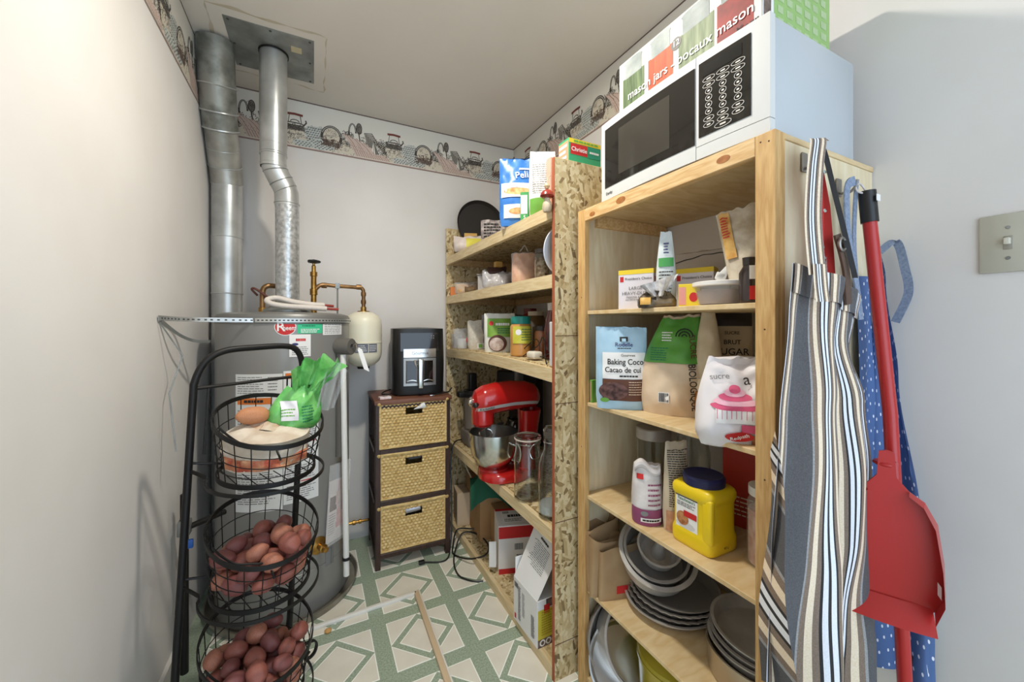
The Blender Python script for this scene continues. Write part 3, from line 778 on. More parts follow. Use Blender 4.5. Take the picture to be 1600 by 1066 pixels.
obj('lever', G().rbox(-.006, .03, -.03, -.018, .44, .47, .003).rbox(.0, .012, -.03, -.02, .42, .5, .003), mat('blue lever', (40, 90, 170), .4), t)

# ================================================================== THREE-TIER BASKET RACK
RA = R(28)                                  # the frame stands askew, its back to the wall corner
fx, fy = math.cos(RA), math.sin(RA)         # along the frame, left to right
nx, ny = math.sin(RA), -math.cos(RA)        # towards the front of the baskets
RC = Vector((-.214, 1.42, 0))              # frame centre on the floor
LEAN = Vector((.046, .022, 1.0))             # per metre of height
def rk(s, n, z):                            # rack coordinates -> world
    return Vector((RC.x+fx*s+nx*n+LEAN.x*z, RC.y+fy*s+ny*n+LEAN.y*z, z))
rack = thing('basket_rack', 'black wire rack with three round baskets in front of the heater', 'rack', (RC.x, RC.y, 0))
def rl(p): return p-Vector((RC.x, RC.y, 0))
loop = [rk(-.15, 0, .006), rk(-.15, 0, .5), rk(-.15, 0, .98), rk(-.148, 0, 1.05), rk(-.125, 0, 1.105), rk(-.08, 0, 1.132), rk(0, 0, 1.138), rk(.09, 0, 1.138), rk(.128, 0, 1.12), rk(.147, 0, 1.07), rk(.15, 0, .98), rk(.15, 0, .5), rk(.15, 0, .006)]
obj('frame_loop', G().tube([rl(p) for p in smooth_path(loop, 6)], .0095, 12), BLACKM, rack)
obj('crossbar', G().tube([rl(rk(-.15, 0, 1.03)), rl(rk(.15, 0, 1.035))], .005, 8), BLACKM, rack)
for s in (.1, .115): obj('frame_wire', G().tube([rl(rk(s, 0, 1.034)), rl(rk(s+.002, .0, .96)), rl(rk(s+.01, .004, .93))], .0025, 6), BLACKM, rack)
obj('frame_wire', G().tube([rl(rk(-.115, 0, 1.03)), rl(rk(-.117, 0, .84))], .0035, 6), BLACKM, rack)
BR = .138
BN = .128                                   # basket centre in front of the frame
def basket(zr, zb):
    """rim centre height zr, base centre height zb; back of the rim high, front low"""
    def rim(t, r=BR, dz=0, k=1.0):          # t=0 at the back
        a = R(t); q = rk(r*math.sin(a), BN-r*math.cos(a), 0)
        z = zr+.052*math.cos(a)*k+dz
        return rk(r*math.sin(a), BN-r*math.cos(a), z)
    def base(t, r=.116, dz=0):
        a = R(t); z = zb+.012*math.cos(a)+dz
        return rk(r*math.sin(a), BN-r*math.cos(a), z)
    b = obj('wire_basket', G().band([rl(rim(t)) for t in range(0, 360, 8)], .0125, .0035), BLACKM, rack)
    obj('base_hoop', G().band([rl(base(t, .121)) for t in range(0, 360, 8)], .0125, .0035), BLACKM, b)
    for k in range(20):
        t = k*18+5
        P = [rim(t, BR-.002), rim(t, BR-.002).lerp(base(t, .117), .5)+Vector((0, 0, -.0)), base(t, .117)]
        obj('basket_wire', G().tube([rl(p) for p in P], .0014, 5), BLACKM, b)
    for f in (.3, .55, .8):
        obj('basket_wire', G().tube([rl(rim(t, BR-.001).lerp(base(t, .118), f)) for t in range(0, 360, 10)], .0014, 5, True), BLACKM, b)
    for k in range(-3, 4):
        x = k*.032; hh = math.sqrt(.116**2-x*x)
        obj('basket_wire', G().tube([rl(rk(x, BN-hh, zb+.008)), rl(rk(x, BN+hh, zb-.008))], .0014, 5), BLACKM, b)
    # opening rods at the front of the rim
    rod = [rim(262, BR-.004, .012), rim(250, BR-.012, .002), rim(235, BR-.022, -.008), rim(215, BR-.034, -.006), rim(198, BR-.03, -.006), rim(194, BR-.012, -.02), rim(192, BR-.004, -.035)]
    obj('lip_rod', G().tube([rl(p) for p in smooth_path(rod, 4)], .003, 6), BLACKM, b)
    # support hoop from post to post
    P = [rk(-.15, 0, zb+.01)]+[base(t, .145, -.012) for t in range(300, 55, -12)]+[rk(.15, 0, zb+.01)]
    obj('support_hoop', G().band([rl(p) for p in smooth_path(P, 2)], .009, .004, closed=False), BLACKM, rack)
    obj('support_bar', G().tube([rl(rk(-.15, 0, zb+.03)), rl(rk(-.07, .03, zb+.012)), rl(rk(.02, .02, zb+.02)), rl(rk(.15, 0, zb+.03))], .0035, 6), BLACKM, rack)
    return rim, base
TIERS = [(.935, .795), (.63, .48), (.325, .17)]
for zr, zb in TIERS: basket(zr, zb)
for s in (-1, 1):
    foot = [rk(.15*s, 0, .03), rk(.152*s, .06, .025), rk(.155*s, .16, .03), rk(.16*s, .24, .012)]
    obj('foot_bar', G().band([rl(p) for p in smooth_path(foot, 5)], .008, .004, closed=False), BLACKM, rack)
    k2 = .045 if s > 0 else .0
    sc = [rk(.15*s, 0, .10), rk((.168+k2*.6)*s, .0, .108), rk((.192+k2)*s, .0, .10), rk((.203+k2)*s, .0, .078), rk((.196+k2)*s, .0, .056), rk((.178+k2)*s, .0, .05), rk((.17+k2)*s, .0, .064), rk((.178+k2)*s, .0, .074)]
    obj('scroll_foot', G().band([rl(p) for p in smooth_path(sc, 6)], .012, .005, closed=False, up=(nx, ny, 0)), BLACKM, rack)

# ------------------------------------------------------------------ potatoes
POT = [mat('red potato skin', (162, 96, 82), .4, rgb2=(126, 70, 60), scale=26, bump=.25, bscale=70),
       mat('pale red potato skin', (192, 130, 104), .4, rgb2=(150, 88, 72), scale=20, bump=.25, bscale=70),
       mat('purple red potato skin', (140, 82, 76), .38, rgb2=(108, 60, 58), scale=30, bump=.25, bscale=70)]
def potato_mesh(k):
    r = random.Random(40+k); g = G(); n = 16; a, b, c = 1.16+.12*r.random(), .93, .88+.07*r.random()
    eyes = [Vector((r.gauss(0, 1), r.gauss(0, 1), r.gauss(0, 1))).normalized() for _ in range(8)]
    for j in range(n+1):
        th = PI*j/n
        for i in range(24):
            ph = 2*PI*i/24
            d = Vector((math.sin(th)*math.cos(ph), math.sin(th)*math.sin(ph), math.cos(th)))
            rr = 1+.10*noise.noise(d*1.3+Vector((k*5, 0, 0)))
            for e in eyes:
                q = d.angle(e) if d.length else 0
                if q < .3: rr -= .05*(1-q/.3)
            g.v.append((d.x*a*rr, d.y*b*rr, d.z*c*rr))
    for j in range(n):
        for i in range(24):
            i2 = (i+1) % 24
            g.f.append((j*24+i, (j+1)*24+i, (j+1)*24+i2, j*24+i2))
    me = bpy.data.meshes.new('potato'); me.from_pydata(g.v, [], g.f); me.update(); me.shade_smooth(); me.materials.append(POT[k % 3])
    return me
PM = [potato_mesh(k) for k in range(6)]
def settle(n, zr, zb, seed, extra=()):
    """drop n balls into a basket and let them push apart"""
    r = random.Random(seed); P = []
    for i in range(n):
        a = r.uniform(0, 6.28); q = .09*math.sqrt(r.random())
        P.append([q*math.cos(a), BN+q*math.sin(a), zb+.04+.012*i, r.uniform(.0235, .0285)])
    for it in range(360):
        for p in P: p[2] -= .0022
        for _ in range(4):
            for i in range(len(P)):
                for j in range(i):
                    a, b = P[i], P[j]
                    d = Vector((a[0]-b[0], a[1]-b[1], a[2]-b[2])); L = d.length; m = (a[3]+b[3])*1.0
                    if 1e-6 < L < m:
                        d *= (m-L)/L/2
                        for k in range(3): a[k] += d[k]; b[k] -= d[k]
            for p in P:
                f = max(0, min(1, (p[2]-zb)/(zr-zb))); lim = .113+.02*f-p[3]*1.02
                q = math.hypot(p[0], p[1]-BN)
                if q > lim and p[2] < zr+.05: p[0] *= lim/q; p[1] = BN+(p[1]-BN)*lim/q
                p[2] = max(p[2], zb+.012+p[3]*.95)
    return P
def potatoes(n, tier, seed, label, group, toplabel=None):
    zr, zb = TIERS[tier]; P = settle(n, zr, zb, seed); r = random.Random(seed)
    top = max(range(n), key=lambda i: P[i][2])
    for i, p in enumerate(P):
        o = bpy.data.objects.new('potato', PM[(i*5+seed) % 6]); COL.objects.link(o)
        o.location = rk(p[0], p[1], p[2]); s = p[3]*.97
        o.scale = (s, s, s); o.rotation_euler = (r.uniform(-.5, .5), r.uniform(-.6, .6), r.uniform(0, 6.3))
        tag(o, toplabel if i == top and toplabel else label, 'potato', group)
potatoes(40, 1, 11, 'small red-skinned potato in the middle wire basket', 'red potatoes in the middle basket', 'red potato perched on top of the pile in the middle basket')
potatoes(46, 2, 23, 'small red-skinned potato in the bottom wire basket', 'red potatoes in the bottom basket', 'red potato on the crest of the pile in the bottom basket')
# top basket: onion bag, brown potato, green produce bag
zr, zb = TIERS[0]
p = rk(-.045, BN-.005, zr+.018)
o = bpy.data.objects.new('sweet_potato', PM[1].copy()); COL.objects.link(o); o.data.materials.clear(); o.data.materials.append(mat('tan potato skin', (198, 140, 98), .55, rgb2=(170, 108, 74), scale=30, bump=.2, bscale=80))
o.location = p; o.scale = (.036, .03, .027); o.rotation_euler = (0, .1, .45); tag(o, 'tan brown potato lying on top in the upper basket', 'potato')
bagc = rk(0, BN, zb+.014)
t = thing('onion_bag', 'white paper bag of onions with red mesh filling the upper basket', 'bag', bagc, math.degrees(RA))
def onion_bag(u, v):
    a = 2*PI*u; r_ = (.098+.012*v)*(1 if v < .8 else 1-.55*(v-.8)/.2)
    q = noise.noise(Vector((math.cos(a)*2, math.sin(a)*2, v*3)))*.012+noise.noise(Vector((math.cos(a)*6, math.sin(a)*6, v*7)))*.006
    return ((r_+q)*math.cos(a), (r_+q)*math.sin(a), .005+.115*v-.02*max(0, -math.sin(a))*v+q*.5)
g = G().grid(onion_bag, 48, 14, cu=True); g.f.append(tuple(range(48))[::-1]); g.f.append(tuple(14*48+i for i in range(48)))
obj('paper_bag', g, mat('white paper bag', (214, 202, 186), .8, rgb2=(190, 172, 152), scale=18, bump=.5, bscale=30), t)
g = G().grid(lambda u, v: Vector(onion_bag(u, .04+.30*v+.06*noise.noise(Vector((u*14, 0, 0)))))*1.015, 64, 6, cu=True)
obj('red_mesh', g, mat('red mesh onions', (168, 74, 50), .6, rgb2=(206, 150, 110), scale=34, bump=.6, bscale=80), t)
def bag_top(u, v):
    b0 = Vector(onion_bag(u, 1)); c0 = Vector((0, 0, .118)); q = b0.lerp(c0, v); q.z += .005*math.sin(PI*v*.5)+.016*noise.noise(Vector((q.x*28, q.y*28, 2)))*(1-.8*v)
    return q
obj('crumpled_top', G().grid(bag_top, 48, 10, cu=True), mat('clear white film', (212, 200, 184), .35, rgb2=(182, 150, 120), scale=30, bump=.6, bscale=50), t)
gp = rk(.062, BN+.005, zr-.045)
t = thing('produce_bag', 'green plastic produce bag with a white printed patch in the upper basket', 'bag', gp, math.degrees(RA)-12)
GRB = mat('green film', (128, 196, 112), .3, rgb2=(84, 166, 80), scale=26, bump=.9, bscale=32)
pb = Pouch(.15, .135, .10, .6, .12, 6, .02, wtop=.62, lean=-.05, wbot=.8, skew=.03)
pb.build('bag', GRB, t, 44, 44)
def gsurf(a, b, o): return pb.surf(a, b, o+.003)
patch('white_print', mat('white print', (226, 222, 224), .5), t, gsurf, -.04, .0, .04, .095, 16)
lines('small_print', GREENP, t, gsurf, -.04, -.005, .05, .075, 3, .4)
lines('small_print', mat('dark green ink', (20, 110, 76), .6), t, gsurf, .01, .05, .03, .08, 6, .4, seed=6)
def crest(u, v):
    a = (u-.5)*2; f = .55+.75*v
    n_ = noise.noise(Vector((u*9, v*3, 4)))
    return Vector((.03+.062*a*f+.035*v, -.012-.016*math.sin(u*19)*(.3+v)-.03*v+.012*n_, .105+.115*v*(1-.3*a*a*v)+.02*n_*v))
obj('gathered_top', G().grid(crest, 60, 24), GRB, t)
def crest2(u, v):
    a = (u-.5)*2
    return Vector((.085+.03*v+.03*a*(1+.2*v), -.015-.012*math.sin(u*11+1)-.02*v, .05+.15*v*(1-.2*a*a)))
obj('clear_film', G().grid(crest2, 24, 10), CLEARP, t)

# ================================================================== WICKER DRAWER TOWER
t = thing('wicker_tower', 'dark wood tower with three wicker drawers under the air fryer', 'drawer tower', (.46, 2.155, 0), -1.5)
W2, D2, TH = .188, .165, .835
for sx in (-1, 1):
    for sy in (-1, 1):
        obj('leg', G().rbox(sx*W2-.0125*(1+sx), sx*W2+.0125*(1-sx), sy*D2-.0125*(1+sy), sy*D2+.0125*(1-sy), 0, TH-.02, .002, 1), DARKWOOD, t)
obj('top_board', G().rbox(-W2-.005, W2+.008, -D2-.008, D2+.005, TH-.022, TH, .003), DARKWOODT, t)
ZS = [.075, .335, .59]
for z in ZS:
    for sx in (-1, 1): obj('side_rail', G().rbox(sx*W2-.01-.008*sx, sx*W2+.01-.008*sx, -D2+.02, D2-.02, z-.022, z, .002, 1), DARKWOOD, t)
    obj('front_rail', G().rbox(-W2+.02, W2-.02, -D2+.004, -D2+.022, z-.024, z, .002, 1), DARKWOOD, t)
obj('front_rail', G().rbox(-W2+.02, W2-.02, -D2+.002, -D2+.02, TH-.042, TH-.022, .002, 1), DARKWOOD, t)
for sx in (-1, 1):
    for k in range(4): obj('side_slat', G().rbox(sx*(W2-.012)-.003, sx*(W2-.012)+.003, -D2+.05+k*.075, -D2+.065+k*.075, .05, TH-.022, .001, 1), DARKWOOD, t)
WB, HBk = .165, .222
def weave():
    """woven front: rows of strands passing over stakes, with a hand hole"""
    g = G(); cols, rows = 17, 15
    def hole(x, z): return abs(x) < .042 and HBk-.062 < z < HBk-.028
    nu, nv = cols*6, rows*6; idx = {}
    for j in range(nv+1):
        for i in range(nu+1):
            u, v = i/nu, j/nv; x = -WB+2*WB*u; z = HBk*v
            row = min(rows-1, int(v*rows)); ph = v*rows-row
            hgt = abs(math.sin(PI*(u*cols+.5*(row % 2))))**.7*math.sin(PI*min(1, max(0, ph)))**.6
            y = -.009*hgt*(1 if 0 < i < nu else 0)+.0008*noise.noise(Vector((x*70, z*70, 0)))
            idx[i, j] = len(g.v); g.v.append((x*(1-.0*v), y, z))
    for j in range(nv):
        for i in range(nu):
            x = -WB+2*WB*(i+.5)/nu; z = HBk*(j+.5)/nv
            if hole(x, z): continue
            g.f.append((idx[i, j], idx[i+1, j], idx[i+1, j+1], idx[i, j+1]))
    return g
wm = None
for k, z in enumerate(ZS):
    zb_ = z+.004
    dr = obj('wicker_drawer', weave() if wm is None else wm, WICKER, t, (0, -D2+.014-.006*(k == 2), zb_), ang=0)
    wm = dr.data; wm.shade_smooth()
    obj('drawer_body', G().box(-WB, -WB+.006, .002, .29, 0, HBk).box(WB-.006, WB, .002, .29, 0, HBk).box(-WB, WB, .284, .29, 0, HBk).box(-WB, WB, .002, .29, 0, .006), WICKER, dr, ang=0)
    obj('rolled_rim', G().tube(smooth_path([(-WB, .29, HBk), (-WB, .01, HBk), (-WB+.004, -.003, HBk+.002), (0, -.004, HBk-.001), (WB-.004, -.003, HBk+.003), (WB, .01, HBk), (WB, .29, HBk)], 5), .0085, 10), WICKER, dr)
    obj('corner_strand', G().tube([(-WB, -.002, 0), (-WB, -.002, HBk)], .008, 8), WICKER, dr); obj('corner_strand', G().tube([(WB, -.002, 0), (WB, -.002, HBk)], .008, 8), WICKER, dr)
    obj('bottom_strand', G().tube([(-WB, -.003, .003), (WB, -.003, .003)], .006, 8), WICKER, dr)
# things poking out of the drawer hand holes
def poke(name, label, cat, loc, g, m): tag(obj(name, g, m, None, loc), label, cat)
poke('paper_cone', 'white folded paper showing in the top wicker drawer hand hole', 'paper', (.455, 2.0, .775), G().lathe([(0, 0), (.018, .05), (.02, .06)], 16, Matrix.Rotation(R(68), 4, 'Y'), caps=False), WHITEB)
poke('grey_bundle', 'dark grey bundle showing in the middle wicker drawer hand hole', 'cloth', (.43, 2.01, .515), G().rbox(0, .07, 0, .05, 0, .028, .01, 3), mat('dark grey cloth', (92, 90, 92), .8, bump=.5, bscale=60))
poke('silver_canister', 'silver wrapped cylinder showing in the bottom wicker drawer hand hole', 'canister', (.415, 2.015, .262), G().lathe([(0, 0), (.015, 0), (.017, .004), (.017, .075), (.0, .078)], 18, Matrix.Rotation(R(88), 4, 'Y')), mat('silver wrap', (168, 166, 172), .35, .6))
poke('white_bowl', 'rim of a pale bowl above the top wicker drawer', 'bowl', (.45, 2.06, .788), G().lathe([(0, 0), (.05, .004), (.07, .025), (.068, .025), (.048, .007), (0, .003)], 28, caps=False), mat('pale blue bowl', (190, 204, 208), .3))

# ------------------------------------------------------------------ air fryer on the tower
t = thing('air_fryer', 'black air fryer with glass window drawer on the wicker tower', 'air fryer', (.51, 2.17, TH), -6)
fw, fh = .138, .352
def fry(u, v):
    a = 2*PI*u; c, s = math.cos(a), math.sin(a); e = .42
    k = 1-.03*abs(v-.45)
    return (fw*k*math.copysign(abs(c)**e, c), .12*math.copysign(abs(s)**e, s)-.012*math.sin(PI*v), .006+(fh-.006)*v)
g = G().grid(fry, 64, 20, cu=True)
n = 64; g.f.append(tuple(range(n))[::-1])
g.grid(lambda u, v: (fry(u, 1)[0]*(1-v*.999), fry(u, 1)[1]*(1-v*.999), fh+.006*math.sin(v*PI/2)), 64, 4, cu=True)
obj('housing', g, BLACKP, t)
for sx in (-1, 1):
    for sy in (-1, 1): obj('foot', G().lathe([(.01, 0), (.01, .008)], 10, Matrix.Translation((sx*.09, sy*.08, 0))), BLACKP, t)
yf = -.1335
obj('control_panel', G().grid(lambda u, v: (-.098+.196*u, yf+.003+.006*(v)**2-.001-.003*math.sin(PI*u), .235+.095*v), 14, 6), BLACKG, t)
for k in range(4): obj('panel_icon', G().box(.055+.012*(k % 2), .061+.012*(k % 2), yf-.0025, yf-.002, .30+.012*(k//2), .305+.012*(k//2)), INKG, t)
obj('steel_band', G().grid(lambda u, v: (-.083+.166*u, yf-.0035-.006*math.sin(PI*u), .202+.045*v), 16, 3).grid(lambda u, v: (-.083+.166*u, yf+.01-(.0135+.006*math.sin(PI*u))*v, .247), 16, 2), STEEL, t)
text('Gourmia', .024, mat('band letters', (120, 116, 112), .3, .6), t, lambda a, b, o: Vector((a, yf-.0036-.006*math.sin(PI*(a+.083)/.166)-o, b)), (0, .224), .005)
fr_ = obj('basket_front', G().grid(lambda u, v: (-.083+.166*u, yf-.0025-.006*math.sin(PI*u), .055+.143*v), 16, 6), mat('drawer trim', (150, 148, 144), .3, .8), t)
for sx in (-1, 1):
    x0, x1 = (-.07, -.014) if sx < 0 else (.014, .07)
    obj('window_pane', G().grid(lambda u, v: (x0+(x1-x0)*u, yf-.0035-.006*math.sin(PI*(x0+(x1-x0)*u+.083)/.166), .07+.115*v), 8, 4), BLACKG, fr_)
    P = [(x0, .07), (x1, .07), (x1, .185), (x0, .185)]
    obj('window_frame', G().tube([(x, yf-.0045-.006*math.sin(PI*(x+.083)/.166), z) for x, z in P], .003, 6, True), STEEL, fr_)
    obj('inner_rim', G().tube([(x0+.003+(x1-x0-.006)*i/8, yf-.006-.006*math.sin(PI*(x0+(x1-x0)*i/8+.083)/.166), .079+.006*math.sin(PI*i/8)) for i in range(9)], .0032, 6), STEEL, fr_)
obj('handle', G().rbox(-.0135, .0135, yf-.048, yf-.03, .045, .196, .005, 3).rbox(-.011, .011, yf-.034, yf+.004, .17, .196, .003), STEEL, fr_)
obj('handle_hook', G().tube(smooth_path([(-.026, yf-.010, .19), (-.026, yf-.014, .175), (-.022, yf-.018, .162), (-.017, yf-.02, .155)], 5), .004, 8), STEEL, fr_)
obj('power_cord', G().tube(smooth_path([(-.13, .02, .02), (-.17, .0, .012), (-.185, -.04, .006), (-.15, -.06, .006), (-.125, -.04, .012)], 6), .0035, 8), BLACKP, t)
tag(obj('playing_card_box', G().rbox(-.028, .028, -.018, .018, 0, .012, .001, 1), mat('pink white card', (226, 190, 186), .5, rgb2=(240, 232, 230), scale=60), None, (.318, 2.035, TH+.0005), (0, 0, R(8))), 'small pink and white card on the wicker tower top', 'card')
lines('small_print', INK, bpy.data.objects['playing_card_box'], topf(.012), -.01, .014, -.006, .006, 1, .8)
t = thing('black_clip', 'black handled clip lying at the front edge of the tower top', 'clip', (.60, 2.005, TH))
obj('handle_bar', G().tube([(-.04, 0, .006), (.05, .02, .012), (.07, .035, .03)], .004, 8), BLACKP, t)
obj('metal_blade', G().rbox(-.06, -.02, -.004, .004, .001, .006, .001), STEEL, t)

# ------------------------------------------------------------------ power cords and trim strip on the floor
cord_ = tag(obj('power_cord', G().tube(smooth_path([(.87, 2.20, .50), (.74, 2.17, .53), (.705, 2.16, .42), (.69, 2.10, .2), (.66, 2.03, .02), (.60, 1.925, .005), (.50, 1.955, .006)], 8), .004, 8), BLACKP), 'black power cord running down beside the tower to the floor', 'cord')
tag(obj('looped_cord', G().tube(smooth_path([(.86, 2.06, .06), (.80, 2.05, .06), (.72, 2.09, .055), (.67, 2.02, .006), (.655, 1.95, .005), (.70, 1.84, .03), (.77, 1.80, .055), (.815, 1.88, .055), (.80, 2.0, .055), (.73, 2.04, .055), (.67, 1.98, .006), (.63, 1.88, .005), (.62, 1.78, .005), (.66, 1.715, .005), (.71, 1.69, .005)], 8), .0042, 8), BLACKP), 'black cord looped on the floor against the plywood shelving kick board', 'cord')
obj('plug', G().rbox(-.03, .0, -.01, .01, -.006, .01, .003), BLACKP, cord_, (.50, 1.955, .008))
t = thing('trim_strip', 'white L-shaped wooden trim strip lying on the vinyl floor', 'trim strip', (.41, 1.748, 0))
obj('long_strip', G().rbox(-.5, .0, -.009, .009, 0, .014, .003, m=Matrix.Rotation(R(2.5), 4, 'Z')), mat('white trim', (226, 222, 214), .4), t)
obj('cross_strip', G().rbox(-.011, .011, -.95, .005, 0, .014, .003, m=Matrix.Rotation(R(-1), 4, 'Z')), mat('beige trim', (206, 182, 150), .5), t)
obj('strip_edge', G().rbox(.009, .015, -.95, .009, 0, .016, .002, m=Matrix.Rotation(R(-1), 4, 'Z')), mat('white trim', (226, 222, 214), .4), t)
tag(obj('crumb', G().lathe([(0, 0), (.012, .002), (.014, .008), (.006, .014), (0, .015)], 7), mat('crumb', (196, 150, 90), .8), None, (.05, 1.69, 0)), 'small tan crumb of wood on the vinyl floor', 'crumb')

# ================================================================== OSB SHELVING UNIT (along the right wall, far end)
UX, UY0, UY1 = .723, 1.105, 2.325
u = thing('shelving_unit', 'tall chipboard shelving unit with pine shelf rails in the back right corner', 'shelving', (UX, UY0, 0))
def ub(x0, x1, y0, y1, z0, z1): return G().rbox(x0-UX, x1-UX, y0-UY0, y1-UY0, z0, z1, .0015, 1)
ep = obj('end_panel', ub(UX+.002, XR-.003, UY0, UY0+.013, 0, 1.777), OSB, u, ang=0)
obj('painted_edge', ub(UX-.001, UX+.0025, UY0-.0005, UY0+.0135, 0, 1.777), mat('red-brown edge paint', (160, 84, 52), .7), ep)
for z in (1.171, .94, .538, .124): obj('printed_line', G().box(.003, .3, -.0006, 0, z-.0012, z+.0012), BROWNINK, ep, ang=0)
obj('end_panel', ub(UX+.002, XR-.003, UY1-.016, UY1-.003, 0, 1.80), OSB, u, ang=0)
SZ = {1: 1.622, 2: 1.385, 3: 1.062, 4: .512, 5: .042}
def bow(z, k, amp):
    return amp*math.sin(PI*k)
for n_, z in SZ.items():
    amp = .013 if n_ == 3 else 0
    g = G()
    def shelf_pt(x0, x1, z0, z1, y0, y1):
        gg = G(); N = 12 if amp else 1
        for i in range(N):
            a, b = i/N, (i+1)/N
            ya, yb = y0+(y1-y0)*a, y0+(y1-y0)*b; da, db = amp*math.sin(PI*a), amp*math.sin(PI*b)
            k = len(gg.v)
            for yy, dd in ((ya, da), (yb, db)):
                gg.v += [(x0, yy, z0+dd), (x1, yy, z0+dd), (x1, yy, z1+dd), (x0, yy, z1+dd)]
            gg.f += [(k, k+4, k+5, k+1), (k+1, k+5, k+6, k+2), (k+2, k+6, k+7, k+3), (k+3, k+7, k+4, k)]
            if i == 0: gg.f.append((k, k+1, k+2, k+3))
            if i == N-1: gg.f.append((k+4, k+7, k+6, k+5))
        return gg
    y0, y1 = UY0+.0135-UY0, UY1-.0165-UY0
    obj('shelf_board', shelf_pt(.021, XR-.004-UX, z-.011, z, y0, y1), OSB, u, ang=0)
    obj('front_rail', shelf_pt(.0, .02, z-(.050 if n_ < 5 else .042), z-.004 if n_ < 5 else z, y0, y1), PINEY, u, ang=0)
    if n_ < 5:
        obj('back_cleat', ub(XR-.025, XR-.004, UY0+.014, UY1-.017, z-.05, z-.0115), PINE, u, ang=0)
        obj('side_cleat', ub(UX+.03, XR-.03, UY1-.036, UY1-.0165, z-.05, z-.0115), PINE, u, ang=0)
obj('support_post', ub(1.16, 1.195, 1.70, 1.735, 1.063+.013, 1.335), PINEV, u, ang=0)

def bag(name, label, cat, loc, rz, W, H, D, m, **k):
    t = thing(name, label, cat, loc, rz)
    p = Pouch(W, H, D, **k)
    p.build('bag', m, t)
    return t, p
def carton(name, label, cat, loc, rz, W, H, D, m, b=.0012):
    t = thing(name, label, cat, loc, rz)
    obj('carton', G().rbox(-W/2, W/2, -D/2, D/2, 0, H, b, 1), m, t, ang=0)
    return t
def jar(name, label, cat, loc, prof, m, lidprof=None, lidm=None, fill=None, fillm=None, seg=32):
    t = thing(name, label, cat, loc)
    obj('body', G().lathe(prof, seg, caps=False), m, t)
    if fill: obj('contents', G().lathe(fill, seg), fillm, t)
    if lidprof: obj('lid', G().lathe(lidprof, seg), lidm, t)
    return t

# ------------------------------------------------------------------ top shelf
z = SZ[1]
t = thing('black_pan', 'round black pan standing against the back wall on the top shelf', 'pan', (.95, 2.27, z), rot=(R(-8), 0, 0))
obj('disc', G().lathe([(0, 0), (.150, 0), (.163, .02), (.165, .02), (.152, -.003), (0, -.003)], 48, Matrix.Translation((0, 0, .215)) @ Matrix.Rotation(R(90), 4, 'X'), caps=False), mat('seasoned black steel', (52, 48, 46), .5, .3), t)
tt = carton('brown_box', 'small brown box under the round black pan', 'box', (.95, 2.235, z), 0, .2, .05, .10, KRAFT)
FLORAL = mat('newsprint bag', (196, 184, 180), .5, rgb2=(110, 98, 98), scale=45, detail=2)
t, p = bag('printed_bag', 'grey newsprint patterned snack bag with a red blot on the top shelf', 'bag', (.86, 1.86, z), -24, .17, .135, .06, FLORAL, bottom=.5, seed=2, top=.2)
patch('red_blot', mat('red blot', (200, 90, 84), .6), t, p.surf, .02, .06, .05, .085, shape='ellipse', off=.003)
lines('small_print', INK, t, p.surf, -.07, .02, .02, .12, 6, .5, off=.003, seed=5)
t, p = bag('yellow_bag', 'pale bag with yellow print slumped at the end of the top shelf', 'bag', (.80, 2.08, z), -20, .20, .085, .09, mat('pale film', (220, 206, 196), .35, rgb2=(200, 184, 176), scale=12), bottom=.6, seed=4, top=.3, wr=.01)
patch('yellow_print', mat('yellow print', (222, 212, 90), .45, rgb2=(206, 194, 70), scale=12), t, p.surf, -.03, .075, .01, .075, 14, off=.003)
t = carton('tan_box', 'tan little box with a dark seal behind the yellow bag', 'box', (.83, 2.17, z), -20, .075, .125, .04, mat('tan box', (206, 162, 84), .6))
patch('seal', mat('seal brown', (130, 84, 40), .6), t, flat(-.02), -.012, .02, .075, .105, shape='ellipse')
tag(obj('dried_herbs', G().lathe([(0, 0), (.03, .004), (.045, .02), (.03, .045), (0, .05)], 9), mat('herbs', (150, 118, 66), .9, rgb2=(110, 84, 46), scale=40, bump=1, bscale=60), None, (.79, 2.22, z)), 'brown dried herb bundle at the far end of the top shelf', 'herbs')
tag(obj('pink_bag', Pouch(.1, .075, .06, .6, .3, 9, .008).build('x', CLEARP, None, 12, 10).data, None, None, (.86, 2.17, z)), 'pinkish clear bag behind the yellow bag on the top shelf', 'bag'); bpy.data.objects.remove(bpy.data.objects['x'])
bpy.data.objects['pink_bag'].data.materials[0] = mat('pink film', (214, 176, 190), .3)
BLUEB = mat('blue snack film', (70, 132, 206), .3, rgb2=(52, 112, 190), scale=16, bump=.25, bscale=30)
t, p = bag('pretzel_bag', 'blue and white snack bag with orange food picture on the top shelf', 'bag', (.79, 1.44, z), face_cam(.79, 1.44, 3), .205, .285, .07, BLUEB, bottom=.35, seed=7, crimp=.06, wr=.006, top=.05)
patch('white_field', WHITEB, t, p.surf, -.095, .06, .115, .175, 16, off=.003); patch('food_picture', mat('crisps picture', (214, 128, 64), .6, rgb2=(236, 190, 130), scale=60), t, p.surf, -.085, .03, .125, .155, 14, off=.0036, shape='ellipse')
patch('white_swoosh', WHITEB, t, p.surf, -.075, -.02, .155, .175, 10, off=.0045, shape='ellipse')
patch('white_field', WHITEB, t, p.surf, -.085, .02, .03, .085, 14, off=.003); patch('food_picture', mat('crisps picture', (214, 128, 64), .6), t, p.surf, -.065, .0, .045, .07, 10, off=.0036, shape='ellipse')
text('Peli', .04, WHITEB, t, lambda a, b, o: p.surf(a, b, o+.003), (-.01, .21), .01, 8); lines('small_print', WHITEB, t, p.surf, -.02, .03, .232, .243, 1, .7, off=.003)
